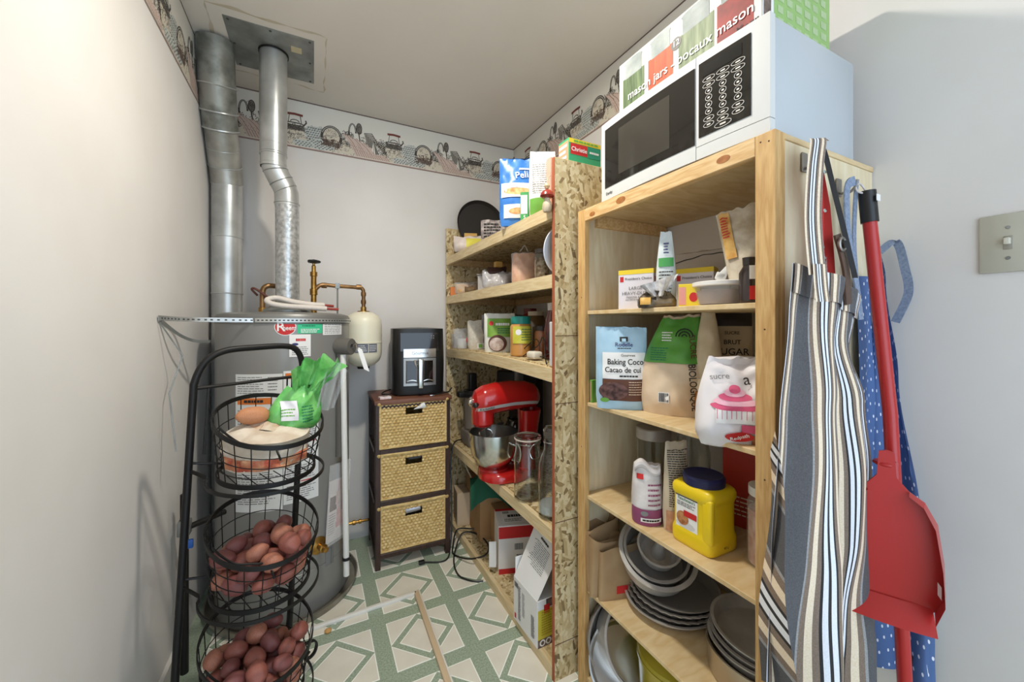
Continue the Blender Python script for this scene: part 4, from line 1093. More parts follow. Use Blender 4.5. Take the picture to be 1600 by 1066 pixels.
t, p = bag('white_bag', 'white foil bag with a green base and fine print leaning on the blue bag', 'bag', (.775, 1.265, z), face_cam(.775, 1.265, 2), .105, .245, .06, mat('white foil bag', (222, 220, 216), .4, bump=.2, bscale=30), bottom=.5, seed=8, wr=.004, top=.08, wtop=.9)
patch('green_base', GREENP, t, p.surf, -.048, .048, .002, .06, 14, off=.003); lines('small_print', INKG, t, p.surf, -.04, .04, .08, .2, 14, .3, off=.003, seed=2)
t = carton('green_white_box', 'narrow green and white box in front of the blue bag', 'box', (.757, 1.372, z), face_cam(.757, 1.372, -6), .034, .118, .022, mat('green card', (60, 150, 80), .5))
patch('white_panel', WHITEB, t, flat(-.011), -.015, .011, .03, .105, 2); patch('yellow_spine', YELLOW, t, side(.017), -.008, .008, .02, .11, 2); text('5', .02, WHITEB, t, flat(-.011), (0, .016), .01)
t = carton('cracker_box', 'green, red and yellow Christie cracker box on the top shelf end', 'box', (.866, 1.155, z), 0, .142, .244, .064, mat('cracker green', (60, 160, 110), .5))
fs = flat(-.032)
patch('red_panel', REDINK, t, fs, -.064, .01, .188, .226, 2); text('Christie', .021, WHITEB, t, lambda a, b, o: fs(a, b, o+.001), (-.027, .206), .012)
patch('yellow_band', YELLOW, t, topf(.244), -.07, .07, -.03, .03, 2); patch('yellow_band', YELLOW, t, fs, -.07, .07, .228, .243, 2); lines('small_print', GREENP, t, fs, -.05, .06, .231, .241, 1, .7, off=.0012)
patch('green_panel', TEALP, t, fs, .014, .07, .186, .226, 2); lines('small_print', WHITEB, t, fs, .02, .062, .2, .212, 1, .6, off=.0012)
ls = lside(-.071); patch('side_print', mat('pale orange print', (222, 150, 116), .55), t, ls, -.03, .03, .0, .235, 2); lines('small_print', WHITEB, t, ls, -.025, .025, .15, .23, 4, .5)
t = carton('pink_carton', 'pale pink carton tucked behind the chipboard end panel', 'box', (.80, 1.225, z), 0, .05, .205, .03, mat('pale pink card', (222, 170, 150), .6))
t = thing('mushroom_ornament', 'red capped wooden mushroom ornament hanging at the shelf corner', 'ornament', (.705, 1.122, 1.589))
obj('stem', G().lathe([(0, 0), (.012, .002), (.0165, .014), (.015, .03), (.009, .046), (.008, .055), (0, .056)], 24), mat('cream wood', (206, 190, 164), .4, rgb2=(180, 160, 130), scale=30), t)
obj('cap', G().lathe([(.006, .048), (.017, .05), (.024, .056), (.021, .066), (.013, .075), (0, .079)], 28), mat('mushroom red', (150, 50, 40), .25, coat=.5, rgb2=(120, 40, 32), scale=40), t)
obj('bead', G().lathe([(0, .079), (.006, .081), (.010, .09), (.006, .098), (0, .1)], 16), mat('wood bead', (206, 178, 134), .4), t)
obj('cord', G().tube([(0, 0, .1), (.006, .002, .122), (.016, .004, .13)], .0015, 6), mat('string', (196, 180, 150), .8), t)

# ------------------------------------------------------------------ second shelf
z = SZ[2]
t = carton('orange_packet', 'orange and white packet at the far end of the second shelf', 'packet', (.775, 2.265, z), -15, .075, .05, .05, mat('orange packet', (224, 130, 60), .5))
patch('white_print', WHITEB, t, flat(-.025), .0, .036, .005, .045, 2); lines('small_print', INK, t, flat(-.025), .0, .034, .008, .042, 3, .4)
t, p = bag('bread_bag', 'brown bread in a clear bag on the second shelf', 'bag', (.80, 2.14, z), -20, .14, .06, .08, mat('bread', (196, 148, 92), .7, rgb2=(222, 186, 136), scale=22), bottom=.8, seed=3, top=.5, wr=.006)
p2 = Pouch(.15, .068, .09, .8, .5, 5, .008); p2.build('film', CLEARP, t)
t = thing('spice_packet', 'small brown spice packet beside the bread bag', 'packet', (.77, 2.02, z), -20)
Pouch(.06, .035, .04, .6, .2, 5, .006).build('packet', mat('brown packet', (122, 96, 62), .6, rgb2=(90, 70, 46), scale=60), t, 10, 8)
t = carton('grey_tub', 'pale grey open carton of packets on the second shelf', 'box', (.86, 1.93, z), -22, .15, .085, .10, mat('pale grey card', (182, 178, 176), .6))
obj('lid_flap', G().rbox(-.08, .08, -.06, .05, .086, .09, .001, 1), mat('pale grey card', (182, 178, 176), .6), t)
obj('dark_packet', Pouch(.10, .05, .05, .5, .3, 6, .012).build('dark_packet', mat('brown foil', (86, 58, 52), .4), t, 12, 8).data, None, t, (.03, 0, .088)); bpy.data.objects.remove(bpy.data.objects['dark_packet'])
tag(obj('small_tan_box', G().rbox(-.018, .018, -.015, .015, 0, .028, .001, 1), mat('tan box', (206, 162, 84), .6), None, (.87, 1.87, z+.128)), 'tiny tan box on top of the packets in the grey carton', 'box')
t, p = bag('clear_bag', 'crinkled clear plastic bag of white sachets at the shelf front', 'bag', (.785, 1.70, z), -26, .14, .075, .07, mat('crinkled film', (214, 210, 208), .2, alpha=.75, rgb2=(170, 166, 168), scale=30, bump=.8, bscale=45), bottom=.6, seed=12, wr=.016, top=.25)
ORB = mat('orange lentils bag', (206, 130, 72), .5, rgb2=(226, 168, 112), scale=50)
t, p = bag('lentil_bag', 'clear bag of orange lentils with a tied top on the second shelf', 'bag', (.83, 1.505, z), face_cam(.83, 1.5, 6), .115, .135, .09, ORB, bottom=.85, seed=13, wr=.007, top=.35, wtop=.9)
obj('film_shine', Pouch(.119, .138, .094, .85, .35, 13, .007).build('film_shine', CLEARP, t).data, None, t); bpy.data.objects.remove(bpy.data.objects['film_shine'])
obj('tied_top', G().tube(smooth_path([(-.03, 0, .13), (-.015, 0, .155), (.0, 0, .172), (.012, 0, .15), (.03, 0, .128)], 5), .003, 6), CLEARB, t)
NUT = mat('mixed nuts', (200, 184, 158), .7, rgb2=(120, 92, 66), scale=70, bump=.8, bscale=80, detail=1)
t = jar('nut_jar', 'small glass jar of mixed nuts with a dark metal lid', 'jar', (.815, 1.335, z), [(0, .001), (.027, .001), (.03, .006), (.03, .095), (.025, .106), (.025, .116)], GLASS, [(.0275, .108), (.0275, .124), (.026, .126), (0, .126)], mat('dark lid', (84, 78, 74), .4, .6), [(0, .003), (.0275, .004), (.0275, .088), (0, .09)], NUT)
t = thing('white_plate', 'white plate standing on edge behind the chipboard end panel', 'plate', (.803, 1.18, z), rot=(R(8), 0, 0))
obj('dish', G().lathe([(0, .002), (.05, .002), (.06, .008), (.09, .014), (.092, .012), (.06, .004), (.05, -.002), (0, -.002)], 48, Matrix.Translation((0, 0, .0925)) @ Matrix.Rotation(R(90), 4, 'X'), caps=False), mat('white china', (222, 222, 230), .2), t)

# ------------------------------------------------------------------ third shelf
z = SZ[3]
t = thing('clear_cup', 'clear plastic cup at the far end of the third shelf', 'cup', (.775, 2.27, z+.002))
obj('cup', G().lathe([(0, .001), (.026, .001), (.034, .09), (.036, .09), (.033, .088), (.025, .003), (0, .003)], 28, caps=False), CLEARB, t)
t, p = bag('jar_bag', 'clear bag of odds and ends with a red top on the third shelf', 'bag', (.80, 2.20, z+.004), -20, .13, .12, .09, CLEARP, bottom=.7, seed=15, wr=.012, top=.3)
obj('red_top', G().lathe([(0, 0), (.018, 0), (.018, .02), (0, .024)], 18, Matrix.Translation((.03, -.035, .05)) @ Matrix.Rotation(R(80), 4, 'X')), mat('red cap', (206, 64, 56), .4), t)
obj('white_tub', G().lathe([(0, .002), (.03, .002), (.032, .06), (0, .062)], 20, Matrix.Translation((-.01, 0, 0))), WHITEP, t)
t, p = bag('rice_bag', 'clear bag of white rice with a small green label on the third shelf', 'bag', (.825, 2.03, z+.009), -22, .125, .16, .08, mat('rice', (222, 214, 200), .6, rgb2=(206, 196, 180), scale=90), bottom=.8, seed=16, wr=.006, top=.1)
patch('label_strip', WHITEB, t, p.surf, -.01, .055, .006, .035, 12, off=.003); patch('green_mark', GREENP, t, p.surf, .0, .02, .01, .03, 6, off=.0045); patch('red_mark', REDINK, t, p.surf, .027, .048, .012, .028, 6, off=.0045)
t = thing('foil_pack', 'grey crumpled foil pack behind the rice bag', 'bag', (.95, 1.95, z+.01), -25)
Pouch(.26, .19, .07, .7, .2, 18, .01).build('pack', mat('grey foil', (122, 118, 116), .35, .3, bump=.4, bscale=30), t)
t, p = bag('coconut_pouch', 'green and white pouch with a coconut picture on the third shelf', 'bag', (.815, 1.735, z+.012), face_cam(.815, 1.735, 2), .15, .19, .06, mat('white pouch', (222, 220, 210), .4), bottom=.75, seed=17, wr=.004, top=.06)
patch('green_field', mat('leaf green print', (134, 172, 62), .45, rgb2=(108, 152, 54), scale=14), t, p.surf, -.06, .072, .075, .165, 14, off=.003)
patch('coconut_picture', BROWNINK, t, p.surf, -.055, .035, .004, .085, shape='ellipse', off=.0036); patch('coconut_picture', mat('coconut flesh', (222, 206, 196), .6, rgb2=(176, 150, 140), scale=40), t, p.surf, -.05, .02, .008, .072, shape='ellipse', off=.0048)
lines('small_print', WHITEB, t, p.surf, -.02, .05, .128, .145, 1, .7, off=.0042); patch('red_seal', REDINK, t, p.surf, -.052, -.03, .13, .152, shape='ellipse', off=.0042); lines('small_print', mat('dark green ink', (20, 110, 76), .6), t, p.surf, -.01, .06, .09, .12, 3, .45, off=.0042)
t = jar('peanut_butter_jar', 'peanut butter jar with a teal lid and yellow-green label', 'jar', (.80, 1.487, z+.012), [(0, .0), (.04, .0), (.045, .006), (.046, .03), (.044, .05), (.046, .07), (.046, .125), (.04, .138), (.038, .14)], mat('peanut butter', (196, 140, 74), .3, coat=.3), [(.042, .138), (.043, .14), (.043, .166), (.041, .17), (0, .17)], mat('teal lid', (30, 130, 120), .4))
js = round_front(.0465); patch('jar_label', mat('yellow green label', (190, 186, 52), .5, rgb2=(206, 200, 80), scale=30), t, js, -.06, .06, .055, .128, 14, 2, off=.0008)
patch('flower_print', WHITEB, t, js, -.045, -.02, .09, .115, shape='ellipse', off=.0015); lines('small_print', mat('dark green ink', (20, 110, 76), .6), t, js, -.02, .045, .065, .12, 5, .3, off=.0016)
t = jar('syrup_jar', 'brown glass jar with a pale lid behind the peanut butter', 'jar', (.96, 1.63, z+.012), [(0, 0), (.05, 0), (.055, .01), (.055, .15), (.04, .175), (.036, .18)], mat('brown glass', (96, 76, 50), .15, coat=.5), [(.038, .178), (.038, .198), (0, .2)], mat('pale lid', (190, 176, 150), .4))
t = jar('paste_jar', 'small jar of orange brown paste with a dark lid', 'jar', (.865, 1.42, z+.011), [(0, 0), (.028, 0), (.03, .006), (.03, .10), (.025, .112)], mat('orange paste', (150, 90, 50), .3, coat=.4), [(.028, .11), (.028, .13), (0, .132)], mat('black lid', (46, 40, 38), .4))
t = jar('sauce_bottle', 'dark red sauce bottle with a white cap at the third shelf end', 'bottle', (.862, 1.335, z+.01), [(0, 0), (.03, 0), (.033, .01), (.033, .12), (.026, .16), (.016, .185), (.0155, .2)], mat('dark red sauce', (92, 22, 20), .15, coat=.6), [(.0175, .195), (.0175, .225), (0, .227)], mat('cap white', (214, 204, 196), .4))
bs = round_front(.0335); patch('bottle_label', mat('dark label', (54, 66, 62), .5), t, bs, -.035, .035, .03, .105, 10, 2, off=.0008); lines('small_print', WHITEB, t, bs, -.025, .025, .04, .1, 4, .35, off=.0014)
t = jar('relish_jar', 'red jar lid showing above the green pouch on the third shelf', 'jar', (1.06, 1.86, z+.01), [(0, 0), (.036, 0), (.038, .008), (.038, .19), (.033, .2)], mat('relish red', (120, 34, 26), .3, coat=.3), [(.036, .198), (.036, .225), (0, .227)], mat('red lid', (110, 24, 24), .35))
t = thing('cable_bundle', 'thin dark cables and a white plug at the third shelf front', 'cable', (.775, 1.30, z+.012))
obj('cable', G().tube(smooth_path([(0, .12, .004), (.03, .05, .05), (.02, .0, .085), (.0, -.05, .06), (-.02, -.09, .004), (-.03, -.12, -.02)], 6), .0025, 6).v and G().tube(smooth_path([(0, .12, .004), (.03, .05, .05), (.02, .0, .085), (.0, -.05, .06), (-.02, -.09, .004), (-.03, -.12, -.02)], 6), .0025, 6), BLACKP, t)
obj('cable', G().tube(smooth_path([(.0, .17, .004), (.04, .1, .07), (.03, .04, .06), (.01, .0, .01), (.03, -.06, .03), (.04, -.1, .004)], 6), .002, 6), BLACKP, t)
obj('white_plug', G().rbox(-.02, .025, .0, .06, 0, .03, .01, 3), mat('off white plug', (214, 206, 190), .5), t)
t = carton('white_slab', 'white edge of a slab against the end panel on the third shelf', 'slab', (.80, 1.145, z+.002), 0, .13, .155, .022, mat('grey white plastic', (206, 204, 206), .4), .003)

# ------------------------------------------------------------------ fourth shelf: appliances and jars
z = SZ[4]
t = thing('food_processor', 'food processor with black lid and feed tube beside the mixer', 'food processor', (.835, 2.13, z))
obj('base', G().rbox(-.06, .06, -.07, .07, 0, .09, .015, 3), mat('grey plastic', (120, 112, 106), .4), t)
obj('bowl', G().lathe([(.05, .09), (.058, .10), (.064, .28), (.066, .285)], 32, Matrix.Translation((0, 0, 0)), caps=False), mat('smoky tub', (150, 140, 132), .12, alpha=.6), t)
obj('inner_column', G().lathe([(.02, .1), (.018, .24), (.0, .25)], 16), mat('milky column', (200, 194, 188), .3), t)
obj('lid', G().lathe([(.068, .28), (.07, .3), (.06, .316), (0, .318)], 32).rbox(-.1, -.04, -.03, .03, .28, .31, .006), BLACKP, t)
obj('feed_tube', G().rbox(-.035, .012, -.025, .025, .312, .415, .01, 3), BLACKP, t)
t = thing('coffee_maker', 'black coffee machine standing behind the red mixer', 'coffee maker', (1.03, 1.93, z), -60)
obj('rear_tower', G().rbox(-.09, .09, .02, .12, 0, .44, .012, 3), BLACKP, t); obj('base', G().rbox(-.09, .09, -.12, .12, 0, .035, .01, 3), BLACKP, t); obj('head', G().rbox(-.09, .09, -.10, .11, .32, .445, .012, 3), BLACKP, t)
obj('chrome_tank', G().lathe([(.036, .36), (.036, .455), (0, .46)], 24, Matrix.Translation((.04, -.07, 0))), mat('grey chrome', (110, 108, 106), .3, .8), t)
obj('carafe', G().lathe([(.05, .036), (.066, .06), (.06, .14), (.045, .17), (.048, .18)], 28, Matrix.Translation((0, -.04, 0)), caps=False), mat('dark glass', (34, 32, 30), .08, coat=.6), t)
obj('carafe_handle', G().tube(smooth_path([(-.06, -.07, .15), (-.09, -.09, .14), (-.09, -.09, .08), (-.065, -.075, .07)], 5), .007, 8), BLACKP, t)
# stand mixer
t = thing('stand_mixer', 'red stand mixer with a steel bowl on the fourth shelf', 'stand mixer', (.74, 1.63, z), -8)
def oval(n, f, zz): return [(f(2*PI*i/n)[0], f(2*PI*i/n)[1], zz) for i in range(n)]
def base_sec(k, zz):
    return lambda u, v: None
g = G()
def mbase(u, v):
    a = 2*PI*u; c, s = math.cos(a), math.sin(a)
    L = .155 if c > 0 else .105
    x = .03+L*math.copysign(abs(c)**.8, c); y = (.108 if c < .3 else .108-.03*(c-.3))*s
    k, zz = [(1, .004), (1.0, .018), (.97, .032), (.88, .04), (.4, .043)][v]
    return (x*k+.03*(1-k), y*k, zz)
for v in range(5):
    for i in range(48): g.v.append(mbase(i/48, v))
for v in range(4):
    for i in range(48): g.f.append((v*48+i, v*48+(i+1) % 48, (v+1)*48+(i+1) % 48, (v+1)*48+i))
g.f.append(tuple(range(48))[::-1]); g.f.append(tuple(4*48+i for i in range(48)))
obj('base', g, RED, t, ang=50)
def col_(u, v):
    a = 2*PI*u; c, s = math.cos(a), math.sin(a); e = .6
    w = .055-.012*math.sin(PI*v); d = .05-.008*math.sin(PI*v)
    return (.155+.015*v+d*math.copysign(abs(c)**e, c), w*math.copysign(abs(s)**e, s), .03+.27*v)
obj('column', G().grid(col_, 36, 12, cu=True), RED, t)
HL = [(-.105, .0, .33), (-.104, .028, .33), (-.092, .052, .332), (-.06, .066, .336), (.0, .068, .345), (.08, .066, .352), (.15, .062, .352), (.195, .052, .348), (.215, .03, .346), (.222, .0, .345)]
def head(u, v):
    i = v*(len(HL)-1); k = min(int(i), len(HL)-2); f = i-k
    x, r_, zc = [HL[k][q]*(1-f)+HL[k+1][q]*f for q in range(3)]
    a = 2*PI*u; rz_ = r_*(1.12 if math.sin(a) > 0 else .95)
    return (x, r_*math.cos(a)*.95, zc+rz_*math.sin(a)+.01)
obj('motor_head', G().grid(head, 40, 45, cu=True), RED, t)
obj('nose_housing', G().lathe([(.04, .238), (.05, .25), (.052, .30), (.05, .33)], 32, Matrix.Translation((-.055, 0, 0)), caps=True), RED, t)
def bandpt(u, v):
    a = PI+(u-.5)*2*PI*.999; return None
# chrome band round the head with lettering
def hb(a, b, o):
    # a along head side from front to back on the -y side, b vertical
    x = -.1+a; i = 0
    while i < len(HL)-2 and HL[i+1][0] < x: i += 1
    f = max(0, min(1, (x-HL[i][0])/(HL[i+1][0]-HL[i][0]+1e-6))); r_ = HL[i][1]*(1-f)+HL[i+1][1]*f; zc = HL[i][2]*(1-f)+HL[i+1][2]*f
    s = max(-.99, min(.99, b/(r_*.95+1e-4))); return Vector((x, -(r_*.95*math.sqrt(1-s*s)+o+.001), zc+.01+b))
obj('trim_band', G().grid(lambda uu, vv: hb(.004+.30*uu, -.03+.015*vv, .0012), 40, 3).grid(lambda uu, vv: (lambda q: Vector((q.x, -q.y, q.z)))(hb(.004+.30*uu, -.03+.015*vv, .0012)), 40, 3), mat('bright trim', (206, 202, 198), .3, .35), t)
text('KitchenAid', .0155, INK, t, lambda a, b, o: hb(a, b, o+.0015), (.05, -.0225), .012, sx=.9)
obj('hub_cap', G().lathe([(.022, 0), (.024, .006), (.02, .012), (.012, .012), (.012, .016), (0, .017)], 24, Matrix.Translation((-.104, 0, .348)) @ Matrix.Rotation(R(-90), 4, 'Y')), STEEL, t)
obj('hub_knob', G().lathe([(.004, 0), (.004, .012), (.011, .014), (.012, .026), (.008, .03), (0, .031)], 16, Matrix.Translation((-.088, -.048, .345)) @ Matrix.Rotation(R(90), 4, 'X') @ Matrix.Rotation(R(-50), 4, 'Y')), BLACKP, t)
obj('beater_shaft', G().lathe([(.006, .16), (.006, .24)], 12, Matrix.Translation((-.04, 0, 0))), STEEL, t)
obj('beater_collar', G().tube([(-.04+.03*math.cos(k*PI/12), .012*math.sin(k*PI/12), .20+.018*math.sin(k*PI/12)) for k in range(24)], .004, 8, True), STEEL, t)
obj('mixing_bowl', G().lathe([(0, .052), (.045, .052), (.052, .05), (.056, .056), (.085, .085), (.102, .12), (.108, .17), (.109, .21), (.113, .212), (.113, .216), (.107, .215), (.106, .17), (.1, .122), (.083, .088), (.05, .06), (0, .058)], 56, Matrix.Translation((-.005, 0, -.006)), caps=False), STEEL, t)
obj('bowl_foot', G().lathe([(.07, .04), (.068, .05), (.05, .054), (.045, .052)], 40, Matrix.Translation((-.005, 0, -.002)), caps=False), mat('red enamel', (176, 26, 24)), t)
obj('bowl_handle', G().tube(smooth_path([(.06, -.088, .165), (.075, -.115, .16), (.08, -.12, .13), (.075, -.11, .1), (.06, -.082, .095)], 5), .006, 8), STEEL, t)
obj('speed_lever', G().tube([(.12, -.06, .31), (.12, -.075, .31)], .005, 8), BLACKP, t)
# clip-top jar and bottle
def jarprof(r, h, neck, nh):
    return [(0, .004), (r-.008, .002), (r, .01), (r, h*.72), (r*.9, h*.82), (neck, h*.9), (neck, h), (neck-.004, h), (neck-.004, h*.905), (r*.9-.004, h*.82), (r-.0035, h*.72), (r-.0035, .014), (r-.01, .008), (0, .009)]
t = thing('clip_top_jar', 'tall empty clip-top glass jar beside the mixer bowl', 'jar', (.772, 1.375, z))
obj('glass', G().lathe(jarprof(.056, .235, .05, .02), 40, caps=False), GLASS, t)
obj('glass_lid', G().lathe([(0, .237), (.045, .237), (.053, .241), (.053, .249), (.045, .252), (.03, .246), (0, .246)], 36, caps=False), GLASS, t)
obj('wire_bail', G().tube(smooth_path([(-.02, -.052, .2), (-.012, -.06, .225), (0, -.063, .23), (.012, -.06, .225), (.02, -.052, .2), (.014, -.062, .175), (-.014, -.062, .175)], 4, True), .0018, 6, True), STEEL, t)
obj('wire_ring', G().tube([(.052*math.cos(k*PI/16), .052*math.sin(k*PI/16), .222) for k in range(32)], .0018, 6, True), STEEL, t)
obj('rubber_seal', G().lathe([(.05, .234), (.055, .236), (.055, .24), (.05, .241)], 32, caps=False), mat('pale rubber', (206, 190, 176), .6), t)
t = thing('glass_bottle', 'wide glass storage jar with white sugar left at the bottom', 'jar', (.778, 1.205, z))
obj('glass', G().lathe([(0, .004), (.042, .002), (.05, .01), (.05, .15), (.048, .19), (.038, .225), (.03, .24), (.03, .29), (.026, .29), (.026, .24), (.034, .223), (.0445, .188), (.0465, .15), (.0465, .014), (.04, .008), (0, .009)], 40, caps=False), GLASS, t)
obj('sugar', G().lathe([(0, .011), (.04, .012), (.0455, .016), (.0455, .045), (.03, .05), (0, .046)], 32), mat('white sugar', (234, 232, 228), .8), t)
obj('glass_stopper', G().lathe([(.024, .28), (.031, .292), (.033, .31), (.026, .322), (0, .324)], 28), GLASS, t)
obj('wire_ring', G().tube([(.032*math.cos(k*PI/14), .032*math.sin(k*PI/14), .27) for k in range(28)], .0018, 6, True), STEEL, t)
t = thing('steel_carafe', 'clear carafe with a dark cap behind the glass jars', 'carafe', (.93, 1.34, z))
obj('body', G().lathe([(0, .002), (.045, .002), (.05, .02), (.045, .16), (.03, .2)], 30, caps=False), GLASS, t); obj('cap', G().lathe([(.032, .198), (.034, .23), (.0, .236)], 24), mat('grey cap', (110, 104, 100), .4), t)

# ------------------------------------------------------------------ bottom shelf: cartons
z = SZ[5]
t = carton('brown_carton', 'tall brown cardboard carton at the far end of the bottom shelf', 'box', (.955, 2.06, z), -4, .30, .29, .26, KRAFT)
obj('packing_tape', G().box(-.02, .03, -.1308, -.130, 0, .29), mat('tape', (200, 170, 130), .3), t, ang=0)
t = carton('wrapped_carton', 'small carton in clear wrap leaning beside the brown carton', 'box', (.79, 2.20, z), -10, .085, .19, .13, mat('pale carton', (206, 182, 152), .6))
t = carton('low_brown_carton', 'lower brown cardboard carton in front of the tall one', 'box', (.95, 1.83, z), -8, .22, .20, .16, KRAFT)
t = thing('green_cloth', 'dark green cloth bag slumped under the mixer shelf', 'cloth', (.86, 1.92, z+.292), -20)
def cloth(u, v):
    x = -.12+.22*u; y = -.12+.2*v
    dz = .09*math.sin(PI*min(1, u*1.05))*math.sin(PI*min(1, .25+v*.75))+.012*noise.noise(Vector((x*22, y*22, 1)))
    if v < .35: dz -= (.35-v)*.26
    return (x, y, dz+.02)
g = G().grid(cloth, 36, 30)
obj('cloth', g, mat('dark green fabric', (24, 84, 62), .8, bump=.3, bscale=50), t)
t = carton('red_white_box', 'red and white printed carton lying on the bottom shelf', 'box', (.875, 1.70, z+.0), -18, .17, .225, .17, mat('carton white', (226, 222, 220), .5))
fs = flat(-.085); patch('red_band', REDINK, t, fs, -.084, .084, .165, .22, 2); patch('red_band', REDINK, t, fs, -.084, .084, .0, .025, 2); barcode(t, fs, -.01, .03, .11, .14, 4)
lines('small_print', INK, t, fs, .0, .06, .05, .09, 4, .4); tp = topf(.225); patch('white_panel', WHITEB, t, tp, -.06, .06, -.06, .06, 2); patch('red_panel', REDINK, t, tp, -.084, .084, .06, .084, 2); lines('small_print', INK, t, tp, -.03, .05, -.01, .02, 1, .8); lines('small_print', INK, t, tp, -.05, .04, -.05, -.02, 3, .4); barcode(t, tp, -.05, -.02, .03, .05, 6)
obj('open_flap', G().rbox(-.12, -.086, -.085, -.083, .03, .15, .0008, 1, Matrix.Rotation(R(-6), 4, 'Z')), WHITEB, t)
t = carton('white_appliance_box', 'white carton with yellow sides and raised printed flap on the bottom shelf', 'box', (.80, 1.294, z), 2, .175, .17, .175, mat('box white', (232, 230, 228), .5))
ls = lside(-.0875); lines('small_print', INK, t, ls, -.05, -.03, .02, .15, 24, .5); lines('small_print', INKG, t, ls, -.02, .0, .05, .14, 16, .4, seed=3); lines('small_print', INK, t, ls, .045, .07, .02, .10, 18, .5, seed=6); patch('red_mark', REDINK, t, ls, -.078, -.066, .01, .03, 2); barcode(t, ls, -.078, -.05, .135, .155, 8)
fs = flat(-.0875); patch('yellow_panel', mat('yellow carton print', (214, 196, 70), .5, rgb2=(200, 180, 60), scale=12), t, fs, -.086, .086, .03, .135, 2); patch('dark_panel', mat('dark photo', (84, 66, 58), .6), t, fs, -.05, .086, .138, .169, 2); patch('red_mark', REDINK, t, fs, -.06, -.035, .12, .15, 2, off=.001)
lines('small_print', mat('olive ink', (170, 150, 30), .6), t, fs, -.07, -.02, .04, .13, 10, .5); patch('picture', mat('dark photo', (84, 66, 58), .6), t, fs, -.086, .086, .0, .03, 2); [patch('ring_picture', WHITEB if k%2==0 else mat('dark photo', (84, 66, 58), .6), t, fs, -.078+.026*(k//2)+.005*(k%2), -.054+.026*(k//2)-.005*(k%2), .004+.005*(k%2), .028-.005*(k%2), shape='ellipse', off=.001+.0004*(k%2)) for k in range(6)]
def flap(u, v):
    y = .085-.17*u; k = v*(.2-.05*abs(u-.35)); b = .03*math.sin(v*PI/2)
    return (-.086+.075*v+b*.2, y-.02*v, .17+k)
obj('raised_flap', G().grid(flap, 14, 14).grid(lambda a, b: Vector(flap(a, b))+Vector((.0012, 0, 0)), 14, 14), WHITEB, t)
def fsurf(a, b, o): p_ = Vector(flap(.5-a/.17, max(0, min(1, b/.19)))); return p_+Vector((-o-.0008, 0, o*.4))
lines('flap_print', INKG, t, fsurf, -.055, .05, .07, .155, 13, .35, ragged=.3); lines('flap_title', INK, t, fsurf, -.035, .015, .162, .172, 1, .7)
obj('side_flap', G().rbox(-.08, .08, .085, .087, .16, .24, .0008, 1), WHITEB, t)
t = thing('box_cord', 'white power cord behind the low carton on the bottom shelf', 'cord', (.80, 2.12, .25))
obj('cord', G().tube(smooth_path([(-.02, .02, .16), (0, .0, .1), (.03, -.03, .05), (.09, -.06, .045), (.14, -.02, .047)], 6), .004, 8), mat('cream cord', (206, 196, 176), .5), t)

# ================================================================== NEAR PANTRY CABINET
NX, NY0, NY1, NT = .80, .442, 1.077, 1.592
c = thing('pantry_cabinet', 'open pine and plywood pantry shelf unit under the microwave', 'shelving', (NX, NY0, 0))
def cb(x0, x1, y0, y1, z0, z1, b=.0012): return G().rbox(x0-NX, x1-NX, y0-NY0, y1-NY0, z0, z1, b, 1)
obj('side_panel', cb(NX+.019, XR-.003, NY0+.004, NY0+.016, 0, NT-.012), PLYV, c, ang=0)
obj('side_panel', cb(NX+.019, XR-.003, NY1-.014, NY1-.002, 0, NT-.012), PLYV, c, ang=0)
obj('top_board', cb(NX+.019, XR-.003, NY0+.002, NY1-.002, NT-.012, NT), PLY, c, ang=0)
obj('corner_strip', cb(NX+.019, NX+.034, NY0, NY0+.004, 0, NT-.001), PINEV, c, ang=0)
obj('front_stile', cb(NX, NX+.019, NY0, NY0+.039, 0, NT), PINEV, c, ang=0)
obj('front_stile', cb(NX, NX+.019, NY1-.038, NY1, 0, NT), PINEV, c, ang=0)
obj('top_rail', cb(NX, NX+.0188, NY0+.0392, NY1-.0382, NT-.040, NT), PINE, c, ang=0)
NZ = {2: 1.255, 3: .95, 4: .641, 5: .328, 6: .035}
for k, z in NZ.items():
    obj('shelf', cb(NX+.012, XR-.004, NY0+.0392 if k != 9 else 0, NY1-.0145, z-.012, z), PLY, c, ang=0)
obj('top_cleat', cb(NX+.06, XR-.03, NY1-.032, NY1-.0142, NT-.05, NT-.0125), PINE, c, ang=0)
for y, z in ((NY0+.012, NT-.02), (NY0+.028, NT-.016), (NY0+.02, 1.2), (NY0+.02, .9), (NY1-.02, 1.3), (NY1-.02, .8)):
    obj('nail_head', G().lathe([(.0018, 0), (.0015, .0006), (0, .0007)], 8, Matrix.Translation((0, y-NY0, z)) @ Matrix.Rotation(R(-90), 4, 'Y')), mat('nail dark', (60, 44, 30), .6), c)
KNOT = mat('pine knot', (176, 116, 60), .6, rgb2=(150, 90, 44), scale=60)
for y, z, a in ((.87, NT-.018, .012), (1.0, NT-.026, .009), (.55, NT-.02, .010)):
    patch('knot', KNOT, c, lambda p_, q_, o: Vector((-.0004-o, y-NY0+p_, q_)), -a*1.6, a*1.6, z-a*.8, z+a*.8, shape='ellipse', off=.0002)

